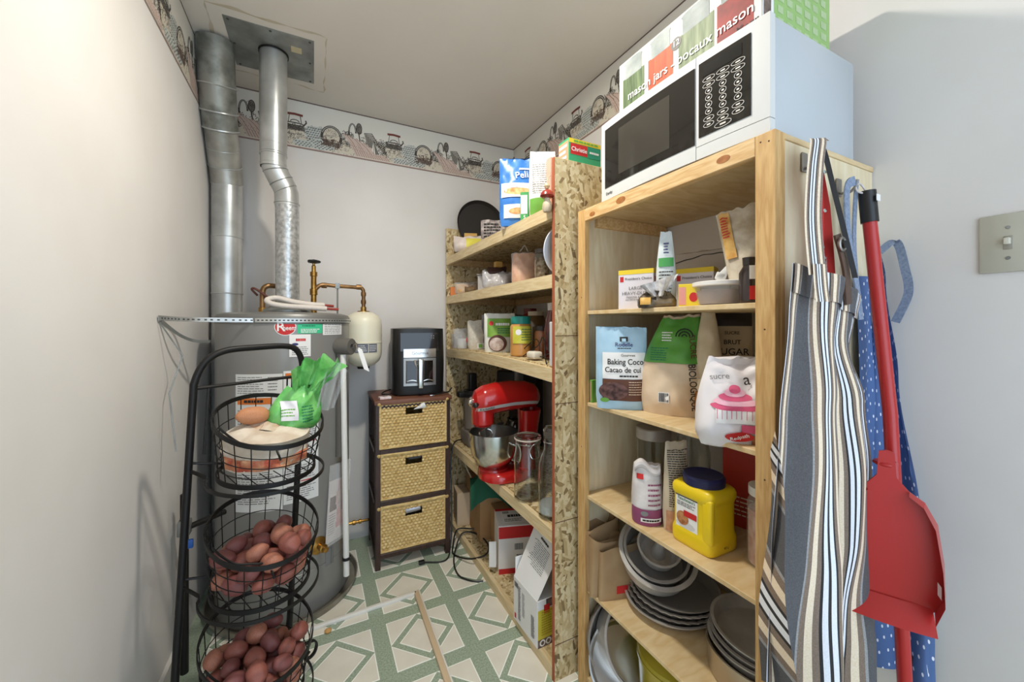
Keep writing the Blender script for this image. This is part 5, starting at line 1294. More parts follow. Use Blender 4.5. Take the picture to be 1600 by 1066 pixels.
# ------------------------------------------------------------------ microwave
mw = thing('microwave', 'white microwave oven with dark glass door on the pantry cabinet', 'microwave', (.80, .7135, NT), -90)
mwW, mwH, mwD = .255, .243, .355
WM = mat('microwave white', (208, 208, 206), .32)
obj('case', G().rbox(-mwW, mwW, .03, mwD, .008, mwH, .006, 2), mat('microwave case', (184, 189, 193), .4), mw)
def dfront(x0, x1, z0, z1, yy, bul=.012, dep=.03):
    """front slab with a gently bowed face"""
    g = G(); n = 16
    g.grid(lambda u, v: (x0+(x1-x0)*u, yy-bul*(1-((x0+(x1-x0)*u)/mwW)**2), z0+(z1-z0)*v), n, 4)
    g.grid(lambda u, v: (x0+(x1-x0)*u, (yy-bul*(1-((x0+(x1-x0)*u)/mwW)**2))*(1-v)+dep*v, z1), n, 1)
    g.grid(lambda u, v: (x0+(x1-x0)*u, dep*(1-v)+(yy-bul*(1-((x0+(x1-x0)*u)/mwW)**2))*v, z0), n, 1)
    for x in (x0, x1):
        y = yy-bul*(1-(x/mwW)**2); g.add([(x, y, z0), (x, dep, z0), (x, dep, z1), (x, y, z1)], [(0, 1, 2, 3)])
    return g
dr = obj('door', dfront(-mwW, .093, .004, mwH+.002, .012), WM, mw, ang=40)
pn = obj('control_panel', dfront(.095, mwW, .034, mwH+.002, .012), WM, mw, ang=40)
obj('lower_trim', dfront(.095, mwW, .004, .0325, .012), WM, mw, ang=40)
def ms(a, b, o): return Vector((a, .012-.012*(1-(a/mwW)**2)-o, b))
DG = mat('dark door glass', (40, 37, 33), .07, coat=.4)
obj('door_glass', G().grid(lambda u, v: ms(-.236+.328*u, .040+.182*v+.004*math.sin(PI*u)*(1 if v > .5 else -1)*0, .0012), 20, 6), DG, dr, ang=0)
obj('inner_window', G().grid(lambda u, v: ms(-.17+.19*u, .062+.135*v, .0018), 14, 4), mat('window mesh', (66, 62, 56), .12, coat=.3), dr, ang=0)
obj('panel_glass', G().grid(lambda u, v: ms(.102+.118*u, .052+.172*v, .0014), 8, 6), DG, pn, ang=0)
obj('display', G().grid(lambda u, v: ms(.112+.09*u, .188+.026*v, .0022), 4, 2), BLACKG, pn, ang=0)
KEY = mat('key print', (206, 198, 190), .5)
def ovalkey(x, z, a, b):
    P = [ms(x+a*math.cos(k*PI/10), z+b*math.sin(k*PI/10), .0028) for k in range(20)]
    obj('key', G().tube(P, .0007, 5, True), KEY, pn)
    patch('key_symbol', KEY, pn, ms, x-a*.35, x+a*.35, z-b*.3, z+b*.3, 1, off=.003)
for r_ in range(2):
    for q in range(3): ovalkey(.128+.033*q, .178-.0135*r_, .0145, .0052)
for r_ in range(4):
    for q in range(3): ovalkey(.128+.033*q, .150-.0155*r_, .0078, .0065)
for r_ in range(2):
    for q in range(3): ovalkey(.128+.033*q, .087-.0135*r_, .0125, .0055)
ovalkey(.161, .061, .019, .0065)
text('Danby', .012, INK, dr, ms, (-.215, .0215), .015)
for sx in (-1, 1):
    for y in (.06, .3): obj('foot', G().lathe([(.012, 0), (.012, .01)], 12, Matrix.Translation((sx*.21, y, 0))), BLACKP, mw)

# ------------------------------------------------------------------ mason jar carton on the microwave
mz = NT+mwH
t = thing('mason_jar_box', 'long carton of twelve mason jars with vegetable pictures on the microwave', 'box', (.975, .705, mz+.001), -90)
bw, bh, bd = .215, .17, .135
obj('carton', G().rbox(-bw, bw, -bd, bd, 0, bh, .0015, 1), mat('carton cream', (206, 204, 197), .55), t, ang=0)
fs = flat(-bd)
ASP = mat('asparagus print', (104, 124, 84), .6, rgb2=(62, 80, 48), scale=9, stretch=(14, 1, 1))
CAR = mat('carrot print', (190, 88, 48), .6, rgb2=(164, 66, 34), scale=9, stretch=(12, 1, 1))
CEL = mat('celery print', (142, 152, 122), .6, rgb2=(98, 112, 80), scale=9, stretch=(10, 1, 1))
TOM = mat('tomato print', (150, 40, 32), .6, rgb2=(112, 28, 24), scale=26)
JGL = mat('printed jar glass', (156, 162, 160), .6, rgb2=(126, 134, 132), scale=20)
for x, m, w in ((-.155, ASP, .085), (-.055, CAR, .085), (.055, CEL, .1), (.155, TOM, .085)):
    patch('jar_picture', m, t, fs, x-w/2, x+w/2, .012, .115, 2); patch('jar_picture', m, t, fs, x-w/2, x+w/2, .0, .03, shape='ellipse', off=.0009)
    patch('jar_neck_picture', JGL, t, fs, x-w*.38, x+w*.38, .112, .158, 2, off=.0008); patch('jar_neck_picture', JGL, t, fs, x-w*.42, x+w*.42, .148, .165, shape='ellipse', off=.001)
patch('count_badge', mat('dark badge', (70, 66, 60), .5), t, fs, -.018, .014, .088, .12, shape='ellipse', off=.0012); text('12', .022, WHITEB, t, lambda a, b, o: fs(a, b, o+.001), (-.002, .104), .01)
text('mason jars - bocaux mason', .034, WHITEB, t, lambda a, b, o: fs(a, b, o+.0014), (.012, .055), .006, sx=1.0)
text('Kerr', .026, INK, t, lambda a, b, o: fs(a, b, o+.0014), (.185, .022), .012)
ss = side(bw); GL_ = mat('light green print', (150, 186, 112), .55); patch('green_side', GL_, t, ss, -bd+.04, bd, .0, bh, 2); patch('white_side', WHITEB, t, ss, -bd, -bd+.04, 0, bh, 2)
patch('photo_corner', mat('dark photo', (84, 66, 58), .6), t, ss, -bd+.004, -bd+.03, .012, .09, 2, off=.001)
for k in range(6): lines('side_print', mat('pale green ink', (186, 206, 160), .6), t, ss, -.08+.035*k, -.055+.035*k, .02, .15, 5, .6, seed=k, off=.0012)

# ------------------------------------------------------------------ second shelf of the cabinet
z = NZ[2]
def freezer_box(label, loc, rz, words):
    t = carton('freezer_bag_box', label, 'box', loc, rz, .105, .118, .052, mat('box lilac white', (222, 216, 222), .5))
    fs = flat(-.026); ss = side(.0525)
    patch('yellow_band', YELLOW, t, fs, -.052, .052, .104, .1175, 2); patch('yellow_band', YELLOW, t, ss, -.026, .026, .104, .1175, 2); patch('yellow_band', YELLOW, t, topf(.118), -.052, .052, -.026, .026, 2)
    patch('red_leaf_badge', REDINK, t, fs, -.047, -.036, .082, .098, 2); text("President's Choice", .0105, INK, t, fs, (.008, .09), .005)
    text('LARGE', .0135, BLUEINK if False else INKG, t, fs, (0, .062), .01); text('HEAVY-DUTY', .0135, INKG, t, fs, (0, .047), .01); text('FREEZER BAGS', .0085, INKG, t, fs, (0, .035), .01); lines('small_print', INKG, t, fs, -.03, .03, .026, .03, 1, .5)
    patch('red_leaf_badge', REDINK, t, ss, -.016, .016, .06, .096, 2); text('PC', .02, WHITEB, t, lambda a, b, o: ss(a, b, o+.0006), (0, .078), .01)
    return t
freezer_box('white freezer bag box with a yellow top at the left of the cabinet shelf', (.872, .872, z), -63, 1)
freezer_box('second freezer bag box half hidden behind the plastic tub', (1.0, .772, z), -66, 1)
t, p = bag('piping_pouch', 'tall tapering pale pouch with green label between the freezer bag boxes', 'pouch', (.875, .772, z), -50, .052, .215, .03, mat('pale blue pouch', (206, 214, 216), .4), bottom=.9, seed=21, wr=.003, wtop=.55, lean=.04)
patch('green_label', mat('label green', (70, 150, 80), .5), t, p.surf, -.019, .02, .115, .14, 8, off=.002); lines('small_print', INK, t, p.surf, -.018, .02, .03, .105, 8, .35, off=.002); lines('brand_print', mat('navy ink', (50, 56, 110), .6), t, p.surf, -.006, .008, .15, .185, 4, .5, off=.002)
t = thing('candy_packet', 'black and white crumpled candy packet at the shelf front', 'packet', (.832, .765, z), -48)
pk = Pouch(.10, .045, .05, .7, .1, 22, .012, wtop=.6); pk.build('packet', mat('black foil', (40, 36, 36), .3, rgb2=(120, 104, 80), scale=26), t)
def tuft(u, v): return Vector((.005+.035*(u-.5)*2*(.4+v), -.01-.01*math.sin(u*12), .03+.05*v*(.6+.6*u)))
obj('white_tuft', G().grid(tuft, 16, 8), mat('white tissue', (226, 224, 222), .6, rgb2=(170, 166, 168), scale=50), t)
patch('gold_print', mat('gold print', (206, 160, 80), .5), t, pk.surf, -.042, -.015, .008, .028, 8, off=.004)
t = carton('yellow_box', 'small yellow box with a red dot beside the plastic tub', 'box', (.865, .685, z), -60, .052, .058, .035, YELLOW)
patch('red_dot', REDINK, t, side(.026), -.012, .01, .012, .036, shape='ellipse'); patch('red_dot', REDINK, t, flat(-.0175), .0, .02, .012, .036, shape='ellipse'); patch('pink_panel', mat('pink card', (222, 150, 140), .5), t, flat(-.0175), -.024, -.008, .005, .05, 2)
t = thing('plastic_tub', 'round clear tub of dark powder with a white lid', 'tub', (.905, .628, z))
obj('tub', G().lathe([(0, .001), (.05, .001), (.054, .004), (.063, .052), (.061, .052), (.052, .005), (0, .003)], 44, caps=False), CLEARB, t)
obj('contents', G().lathe([(0, .004), (.051, .005), (.058, .038), (.03, .042), (0, .04)], 36), mat('brown powder', (92, 62, 54), .8, rgb2=(120, 88, 78), scale=40), t)
obj('lid', G().lathe([(.0645, .048), (.067, .05), (.067, .058), (.064, .06), (.055, .057), (0, .057)], 44), mat('white lid', (226, 222, 218), .4), t)
t = thing('white_clip', 'white plastic bag clip lying on the tub lid', 'clip', (.912, .616, z+.061), -50)
obj('block', G().rbox(-.012, .03, -.009, .009, .012, .028, .002, 2, Matrix.Rotation(R(-48), 4, 'Y')), WHITEP, t); obj('block', G().rbox(-.03, -.006, -.009, .009, .0, .016, .002, 2, Matrix.Rotation(R(20), 4, 'Y')), WHITEP, t)
t = thing('pasta_pack', 'amber printed clear pack leaning in the right of the top cabinet shelf', 'pack', (.93, .55, z+.0), -62)
pa = Pouch(.10, .24, .05, .8, .15, 24, .008, lean=-.0); pa.build('pack', mat('clear pasta pack', (176, 160, 136), .35, rgb2=(206, 196, 178), scale=40), t); t.rotation_euler[1] = R(-10)
patch('amber_strip', mat('amber print', (196, 140, 62), .5, rgb2=(226, 184, 110), scale=40), t, pa.surf, -.045, -.022, .12, .235, 10, off=.003); lines('small_print', REDINK, t, pa.surf, -.043, -.026, .17, .225, 8, .5, off=.005)
t = jar('extract_bottle', 'dark little bottle with a white and red label at the right stile', 'bottle', (.872, .538, z), [(0, 0), (.019, 0), (.02, .004), (.02, .07), (.012, .085), (.011, .09)], mat('dark bottle', (44, 32, 30), .15, coat=.5), [(.012, .088), (.013, .105), (0, .106)], mat('black lid', (46, 40, 38), .4))
patch('bottle_label', WHITEB, t, round_front(.0205), -.02, .02, .055, .085, 8, 1); patch('bottle_label', REDINK, t, round_front(.0205), -.02, .02, .01, .04, 8, 1)
t = thing('zip_bag', 'large clear zip bag standing at the back of the top cabinet shelf', 'bag', (1.12, .80, z), -75)
pz = Pouch(.26, .19, .04, .6, .1, 25, .01); pz.build('film', mat('thin film', (190, 180, 172), .1, alpha=.22), t)
obj('zip_line', G().tube([pz.surf(-.12+.24*k/14, .16+.018*math.sin(PI*k/14), .002) for k in range(15)], .0018, 5), BLACKP, t)

# ------------------------------------------------------------------ third shelf: baking bags
z = NZ[3]
t, p = bag('cocoa_bag', 'pale blue bag of baking cocoa at the left front of the cabinet shelf', 'bag', (.845, .918, z), face_cam(.845, .918, 2), .150, .252, .055, mat('pale blue bag', (176, 206, 224), .38, rgb2=(158, 192, 214), scale=10, bump=.15, bscale=30), bottom=.55, seed=30, wr=.005, top=.08, crimp=.05, lean=-.03)
P_ = lambda a, b, o: p.surf(a, b, o+.003)
patch('white_panel', WHITEB, t, p.surf, -.055, .07, .095, .175, 14, off=.002); text('Gourmet', .011, INK, t, P_, (.02, .166), .005)
text('Baking Coco', .024, INK, t, P_, (.012, .146), .015, sx=.86); text('Cacao de cui', .022, INK, t, P_, (.005, .122), .015, sx=.92); lines('small_print', INK, t, p.surf, -.005, .05, .1, .108, 1, .6, off=.0035)
text('Rodelle', .017, mat('navy ink', (50, 56, 110), .6), t, P_, (.008, .198), .015); lines('small_print', INK, t, p.surf, -.01, .03, .185, .19, 1, .5, off=.0035); patch('emblem', INK, t, p.surf, -.004, .02, .208, .222, 6, off=.003); patch('emblem', mat('pale blue bag', (1, 1, 1)), t, p.surf, .002, .014, .208, .217, 6, off=.0036)
patch('brown_panel', BROWNINK, t, p.surf, -.055, .07, .028, .094, 14, off=.002); patch('bean_picture', mat('cocoa beans', (120, 84, 80), .6, rgb2=(60, 36, 34), scale=70), t, p.surf, -.066, .02, .03, .085, shape='ellipse', off=.003); lines('small_print', TAN, t, p.surf, .022, .066, .045, .09, 6, .3, off=.003); patch('leaf_picture', GREENP, t, p.surf, -.062, -.035, .022, .036, shape='ellipse', off=.004)
SUG = mat('cane sugar', (222, 200, 174), .55, rgb2=(210, 184, 154), scale=14, bump=.2, bscale=25)
t, p = bag('sugar_bag', 'green and clear bag of pale organic sugar leaning on the cabinet shelf', 'bag', (.945, .805, z), face_cam(.945, .80, -4), .19, .285, .12, SUG, bottom=.85, seed=31, wr=.009, top=.10, wtop=.5, lean=-.02, skew=.022)
P_ = lambda a, b, o: p.surf(a, b, o+.0035)
GRS = mat('bag green', (96, 160, 66), .38, rgb2=(74, 138, 54), scale=12, bump=.2, bscale=30)
patch('green_field', GRS, t, p.surf, -.093, .11, .15, .278, 26, off=.0025); lines('small_print', mat('dark green ink', (20, 90, 40), .6), t, p.surf, -.06, -.01, .155, .195, 6, .4, off=.004); lines('small_print', WHITEB, t, p.surf, -.03, .0, .21, .24, 4, .4, off=.004)
text('BIOLOGIQUE', .026, INK, t, P_, (.054, .085), .012, -86, sx=.85); text('SUCRE', .022, BROWNINK, t, P_, (.052, .198), .012, -84); barcode(t, lambda a, b, o: p.surf(a, b, o+.002), -.035, -.01, .04, .065, 5)
for k in range(3): obj('sun_print', G().tube([p.surf(.03+(.006+.008*k)*math.cos(q*PI/8), .225+(.006+.008*k)*math.sin(q*PI/8), .004) for q in range(9)], .0018, 5), INK, t)
t, p = bag('raw_sugar_pouch', 'beige pouch with dark top and large dark letters at the back', 'bag', (1.09, .735, z), face_cam(1.09, .735, 4), .125, .298, .05, mat('beige pouch', (206, 186, 152), .5), bottom=.8, seed=32, wr=.004, top=.06)
P_ = lambda a, b, o: p.surf(a, b, o+.003); patch('dark_top', mat('dark brown print', (58, 48, 42), .5), t, p.surf, -.061, .061, .255, .294, 12, off=.002)
for s_, zz, q in (('TURBINADO', .235, .013), ('CRUDO', .208, .018), ('AZUCAR', .18, .027), ('SIEMBRA', .152, .024), ('DE MEXICO', .128, .017)): text({'TURBINADO': 'SUCRE', 'CRUDO': 'BRUT', 'AZUCAR': 'SUGAR', 'SIEMBRA': 'DO SOUL', 'DE MEXICO': 'DE MODUCO'}[s_] if s_ != 'SIEMBRA' else 'S D E', q, INK, t, P_, (.01, zz), .01)
lines('small_print', INK, t, p.surf, -.03, .055, .11, .118, 1, .5, off=.003)
t, p = bag('flax_bag', 'narrow clear bag of pale meal with a twisted top and brown base', 'bag', (.972, .712, z), face_cam(.972, .712, 0), .075, .30, .06, mat('pale meal', (214, 200, 172), .5, rgb2=(196, 178, 146), scale=18, bump=.3, bscale=25), bottom=.9, seed=33, wr=.006, top=.08, wtop=.42, lean=.03)
patch('brown_label', mat('amber brown', (166, 112, 56), .5), t, p.surf, -.036, .036, .02, .075, 12, off=.003); patch('cream_label', mat('cream label', (222, 206, 174), .5), t, p.surf, -.036, .036, .078, .11, 12, off=.003)
ICE = mat('white sugar bag', (226, 220, 222), .4, bump=.2, bscale=28)
t, p = bag('icing_sugar_bag', 'white icing sugar bag with a pink cupcake hanging over the shelf edge', 'bag', (.846, .545, z-.014), face_cam(.842, .558, 8), .178, .20, .09, ICE, bottom=.35, seed=34, wr=.012, top=.15, wtop=.8, lean=.02, wbot=.85, skew=.012)
P_ = lambda a, b, o: p.surf(a, b, o+.0035)
text('sucre', .018, INKG, t, P_, (-.04, .158), .005, 6); text('a gl', .034, INK, t, P_, (.028, .155), .0, 8)
patch('cupcake_picture', WHITEB, t, p.surf, -.05, .03, .06, .09, 10, off=.003)
for k, (zz, w_) in enumerate(((.098, .048), (.108, .042), (.118, .032), (.127, .021), (.134, .011))):
    patch('icing_swirl', PINKINK if k % 2 == 0 else mat('pale pink ink', (236, 180, 196), .6), t, p.surf, -.012-w_, -.012+w_, zz-.011, zz+.008, shape='ellipse', off=.0035+.0006*k)
for k in range(8): lines('cup_pleat', PINKINK, t, p.surf, -.048+.0095*k, -.046+.0095*k, .068, .092, 1, .9, off=.0042, ragged=0, seed=k)
patch('pink_band', PINKINK, t, p.surf, .0, .088, .04, .058, 12, off=.003); patch('red_script', REDINK, t, p.surf, -.032, .024, .02, .042, shape='ellipse', off=.0034); text('Redpath', .0115, WHITEB, t, lambda a, b, o: p.surf(a, b, o+.005), (-.004, .031), .01, 14); patch('brown_picture', mat('cake photo', (130, 84, 60), .6, rgb2=(170, 120, 90), scale=60), t, p.surf, .02, .075, .008, .036, 10, off=.003)
t = carton('tag_card', 'small green edged card on the left wall of the cabinet', 'card', (.846, 1.035, z), -88, .012, .075, .05, GREENP); patch('card_face', mat('card tan', (176, 150, 110), .6), t, flat(-.025), -.004, .004, .006, .069, 2)
t, p = bag('blue_packet', 'dark blue packet behind the cocoa bag', 'packet', (1.02, .94, z), -60, .12, .16, .05, mat('dark blue film', (40, 56, 110), .35), bottom=.7, seed=35)
t = carton('tan_block', 'tan glossy block behind the icing sugar bag', 'box', (1.08, .60, z), -60, .10, .13, .07, mat('glossy tan', (170, 118, 78), .3))

# ------------------------------------------------------------------ fourth shelf
z = NZ[4]
t = thing('steel_lid_canister', 'glass canister with a steel lid at the back left of the cabinet', 'canister', (1.045, .975, z))
obj('glass', G().lathe([(0, .003), (.05, .003), (.055, .01), (.055, .185), (.052, .185), (.052, .012), (0, .008)], 40, caps=False), GLASS, t); obj('lid', G().lathe([(.056, .178), (.058, .18), (.058, .212), (.055, .216), (0, .217)], 40), STEELD, t)
t, p = bag('flour_bag', 'small white flour bag with a rolled top and purple base', 'bag', (.862, .828, z), face_cam(.862, .828, 4), .088, .165, .07, mat('white paper flour bag', (222, 216, 214), .55, rgb2=(204, 196, 194), scale=20, bump=.25, bscale=40), bottom=.95, seed=36, wr=.004, top=.45, wtop=.85)
patch('purple_base', mat('plum print', (140, 70, 104), .5), t, p.surf, -.043, .043, .001, .048, 14, off=.002); patch('white_tag', WHITEB, t, p.surf, -.02, .036, .012, .024, 8, off=.0035); lines('small_print', INK, t, p.surf, -.015, .032, .014, .022, 1, .6, off=.0045); lines('small_print', mat('plum print', (1, 1, 1)), t, p.surf, .0, .038, .055, .12, 5, .35, off=.003); patch('red_mark', REDINK, t, p.surf, -.03, -.012, .128, .142, 6, off=.003); patch('emblem', INKG, t, p.surf, -.02, .0, .03, .044, shape='ellipse', off=.0035)
def roll(u, v): a = 2*PI*v; return Vector((-.036+.07*u, -.012+.013*math.cos(a), .158+.013*math.sin(a)+.012*math.sin(u*6)))
obj('rolled_top', G().grid(lambda u, v: roll(u, v), 12, 10), mat('white paper flour bag', (1, 1, 1)), t)
t, p = bag('grain_pouch', 'narrow pale pouch with dense print beside the flour bag', 'pouch', (.898, .757, z), -20, .075, .245, .05, mat('pouch beige', (206, 190, 166), .4, rgb2=(190, 172, 146), scale=12), bottom=.9, seed=37, wr=.004, top=.05, wtop=.85)
lines('small_print', INK, t, p.surf, -.03, .03, .07, .225, 26, .4, off=.003); patch('clear_window', mat('grain window', (196, 150, 116), .4, rgb2=(176, 124, 92), scale=60), t, p.surf, -.035, .035, .004, .06, 12, off=.002)
# yellow yeast jug, square with a moulded grip
t = thing('yellow_jug', 'square yellow plastic jug with a navy lid and picture label', 'jug', (.905, .6765, z), -90)
YEL = mat('yellow plastic', (232, 200, 30), .32, coat=.15)
hw, hd = .0615, .055
def jugsec(s, ex=.16, ins=0.0):
    out = []
    for k in range(48):
        a = 2*PI*(k+.5)/48; c_2, s_2 = math.cos(a), math.sin(a)
        x = hw*s*math.copysign(abs(c_2)**.28, c_2); y = hd*s*math.copysign(abs(s_2)**.28, s_2)
        out.append((x, y))
    return out
g = G(); lev = [(0, .93), (.004, .98), (.010, 1.0), (.032, 1.0), (.038, .985), (.045, .94), (.052, .93), (.118, .93), (.125, .95), (.131, 1.0), (.144, 1.0), (.152, .95), (.157, .85)]
for zz, s in lev: g.v += [(x, y, zz) for x, y in jugsec(s)]
for j in range(len(lev)-1):
    for i in range(48): g.f.append((j*48+i, j*48+(i+1) % 48, (j+1)*48+(i+1) % 48, (j+1)*48+i))
g.f.append(tuple(range(48))[::-1]); g.f.append(tuple((len(lev)-1)*48+i for i in range(48)))
obj('body', g, YEL, t, ang=50)
obj('grip_rib', G().rbox(hw*.55, hw*1.0, -hd*.98, -hd*.70, .03, .14, .006, 3), YEL, t)
obj('lid', G().lathe([(.045, .155), (.05, .157), (.051, .176), (.047, .181), (.04, .179), (0, .178)], 44), mat('navy lid', (34, 36, 80), .4), t)
fs = flat(-hd*.935); patch('label', WHITEB, t, fs, -.043, .022, .028, .125, 2, off=.001)
patch('label_blue', mat('label blue', (50, 80, 160), .5), t, fs, -.043, .022, .028, .04, 2, off=.0016); text("Fleischmann's", .0112, mat('dark green ink', (40, 80, 40), .6), t, lambda a, b, o: fs(a, b, o+.001), (-.010, .117), .012, sx=.85); lines('small_print', INK, t, fs, -.038, .018, .098, .11, 3, .4, off=.0018)
patch('bread_picture', mat('bread photo', (150, 88, 50), .6, rgb2=(196, 140, 90), scale=70), t, fs, -.04, -.004, .05, .085, shape='ellipse', off=.0018); patch('red_banner', REDINK, t, fs, -.018, .02, .075, .09, 2, off=.002); patch('plate_picture', mat('plate grey', (206, 204, 204), .5), t, fs, -.042, .015, .043, .062, shape='ellipse', off=.0014)
patch('label_rule', INK, t, fs, -.043, .022, .1225, .125, 1, off=.0018); text('907 g', .008, BROWNINK, t, side(hw), (-.0, .018), .01)
t = jar('tall_glass_jar', 'tall glass storage jar behind the yellow jug', 'jar', (1.06, .83, z), jarprof(.05, .235, .045, .02), GLASS)
t = carton('red_carton', 'red carton at the back behind the yellow jug', 'box', (1.10, .66, z), -75, .15, .235, .06, mat('carton red', (176, 52, 34), .5)); lines('small_print', TAN, t, flat(-.03), -.05, .06, .03, .09, 5, .3)
t = carton('grey_label_tin', 'grey printed tin beside the red carton', 'tin', (1.03, .555, z), -70, .09, .19, .06, mat('grey tin', (122, 112, 116), .4)); lines('small_print', WHITEB, t, flat(-.03), -.04, .04, .04, .17, 9, .3)
t = jar('spice_jar', 'clear plastic jar of pale pink flakes by the right stile', 'jar', (.955, .545, z), [(0, .001), (.038, .001), (.042, .008), (.042, .145), (.036, .16), (.036, .17)], CLEARB, [(.039, .165), (.039, .185), (0, .187)], mat('white lid', (1, 1, 1)), [(0, .004), (.039, .006), (.039, .13), (0, .132)], mat('pink flakes', (186, 132, 116), .7, rgb2=(216, 186, 170), scale=40))

# ------------------------------------------------------------------ fifth shelf: paper bags and baking pans
z = NZ[5]
for k, (x, y, rz, h_, w_, lab) in enumerate(((.875, 1.035, 4, .215, .135, 'kraft paper bag at the very left, pressed to the cabinet side'), (.872, 1.0, -6, .18, .15, 'folded kraft paper bag in the middle of the three'), (.885, .965, -14, .175, .15, 'kraft paper bag with red print nearest the baking pans'))):
    t = thing('paper_bag', lab, 'paper bag', (x, y, z), rz)
    def fold(u, v, k=k, h_=h_, w_=w_):
        a = 2*PI*u; s_ = math.sin(a); c_3 = math.cos(a)
        th_ = .012*(1+.8*v)
        return Vector((w_/2*math.copysign(abs(c_3)**.35, c_3), th_*math.copysign(abs(s_)**.6, s_)+.01*v*math.sin(k*2+3*u), h_*v*(1+.08*c_3*(1 if k != 1 else -1))))
    obj('bag', G().grid(fold, 40, 8, cu=True), KRAFTP, t)
    obj('inner_fold', G().grid(lambda u, v: Vector((-w_*.46+w_*.92*u, .004*math.sin(u*7), h_*.2+h_*.72*v*(1+.1*u))), 8, 4), KRAFTP, t)
    if k == 2: patch('red_print', REDINK, t, lambda a, b, o: Vector((a, -.0135-o, b)), -.02, .03, .02, .045, 4, off=.002)
def pan(name, label, cat, loc, rot, r, h, m, flare=1.12, rim=.006, seg=56, fluted=0):
    t = thing(name, label, cat, loc, rot=rot)
    g = G(); prof = [(0, .0), (r*.96, .0), (r, .004), (r*flare, h), (r*flare+rim, h+.0005), (r*flare+rim, h+.003), (r*flare-.001, h+.003), (r-.002, .006), (0, .003)]
    g.lathe(prof, seg, caps=False)
    if fluted:
        for i, v in enumerate(g.v):
            a = math.atan2(v[1], v[0]); rr = math.hypot(v[0], v[1])
            if rr > r*.97: s = 1+.018*math.sin(a*fluted); g.v[i] = (v[0]*s, v[1]*s, v[2])
    obj('pan', g, m, t)
    return t
pc = (1.0, .865)
for k in range(4): pan('pie_plate', ['wide pie plate at the bottom of the baking pan nest', 'fluted tart pan second in the nest', 'fluted dark tart pan third in the nest', 'pie plate just under the cake pan'][k], 'pan', (pc[0]+.004*k, pc[1]-.003*k, z+.001+.0135*k), (R(0), R(0), 0), .112-.003*k, .026, STEELD if k % 2 == 0 else NONSTICK, 1.18, .006, 96, 0 if k in (0, 3) else 32)
obj('handle_tab', G().rbox(.12, .15, -.03, .03, .024, .028, .002), STEELD, bpy.data.objects['pie_plate'], (0, 0, 0), (0, 0, R(-40)))
tilt = (R(26), R(-20), 0)
pan('cake_pan', 'deep round cake pan tilted on top of the nest', 'pan', (pc[0]-.035, pc[1]+.03, z+.125), tilt, .098, .07, STEELD, 1.06, .012)
pan('dark_cake_pan', 'smaller dark cake pan inside the tilted one', 'pan', (pc[0]-.045, pc[1]+.025, z+.137), tilt, .086, .066, NONSTICK, 1.05, .007)
t = thing('tube_pan', 'small ring cake pan with a central tube on top of the nest', 'pan', (pc[0]-.048, pc[1]+.008, z+.165), rot=tilt)
obj('ring', G().lathe([(.02, .004), (.04, .0), (.054, .012), (.06, .05), (.065, .051), (.065, .054), (.059, .054), (.05, .014), (.04, .006), (.022, .008), (.014, .05), (.011, .085), (.008, .085), (.011, .04), (.016, .004)], 44, caps=False), STEELD, t)
pc2 = (1.0, .585)
pan('springform_pan', 'tall silver springform pan at the right of the cabinet', 'pan', (pc2[0], pc2[1], z+.001), (0, 0, 0), .122, .068, mat('warm silver', (188, 176, 158), .3, .8), 1.0, .004)
for k in range(3): pan('nested_pan', ['lowest pan nested in the springform pan', 'middle pan nested in the springform pan', 'top pan nested in the springform pan'][k], 'pan', (pc2[0], pc2[1], z+.056+.017*k), (R(2*k), 0, 0), .104-.002*k, .03, STEELD if k != 1 else NONSTICK, 1.1, .007)

# ------------------------------------------------------------------ bottom of the cabinet: pots
z = NZ[6]
t = pan('grey_pot', 'large grey metal pot leaning on its side at the cabinet bottom', 'pot', (.94, .985, z+.125), (R(58), R(-18), 0), .118, .085, STEELD, 1.03, .006)
obj('inner_coat', G().lathe([(0, .004), (.114, .006), (.117, .08), (.115, .08), (.112, .009), (0, .007)], 48, caps=False), NONSTICK, t)
pan('frying_pan', 'dark frying pan standing behind the grey pot', 'pan', (.91, 1.035, z+.12), (R(75), R(-10), 0), .105, .045, NONSTICK, 1.15, .005)
t = thing('olive_pot', 'olive yellow pot with side handle at the cabinet bottom', 'pot', (1.0, .83, z))
OLV = mat('olive enamel', (176, 160, 50), .3, coat=.4)
obj('pot', G().lathe([(0, .002), (.1, .002), (.115, .02), (.122, .15), (.126, .152), (.126, .16), (.118, .16), (.11, .022), (0, .01)], 52, caps=False), OLV, t)
obj('lid', G().lathe([(.124, .161), (.12, .17), (.07, .195), (.02, .203), (.016, .21), (.02, .225), (.0, .23)], 52, caps=False), OLV, t)
obj('handle', G().tube(smooth_path([(-.11, -.05, .13), (-.145, -.06, .135), (-.15, -.08, .135), (-.12, -.075, .13)], 5), .01, 10), OLV, t)
t = pan('stacked_lid', 'thin metal lid at the very front of the pot pile', 'lid', (.885, .955, z+.085), (R(50), R(-25), 0), .1, .015, STEEL, 1.1, .005)

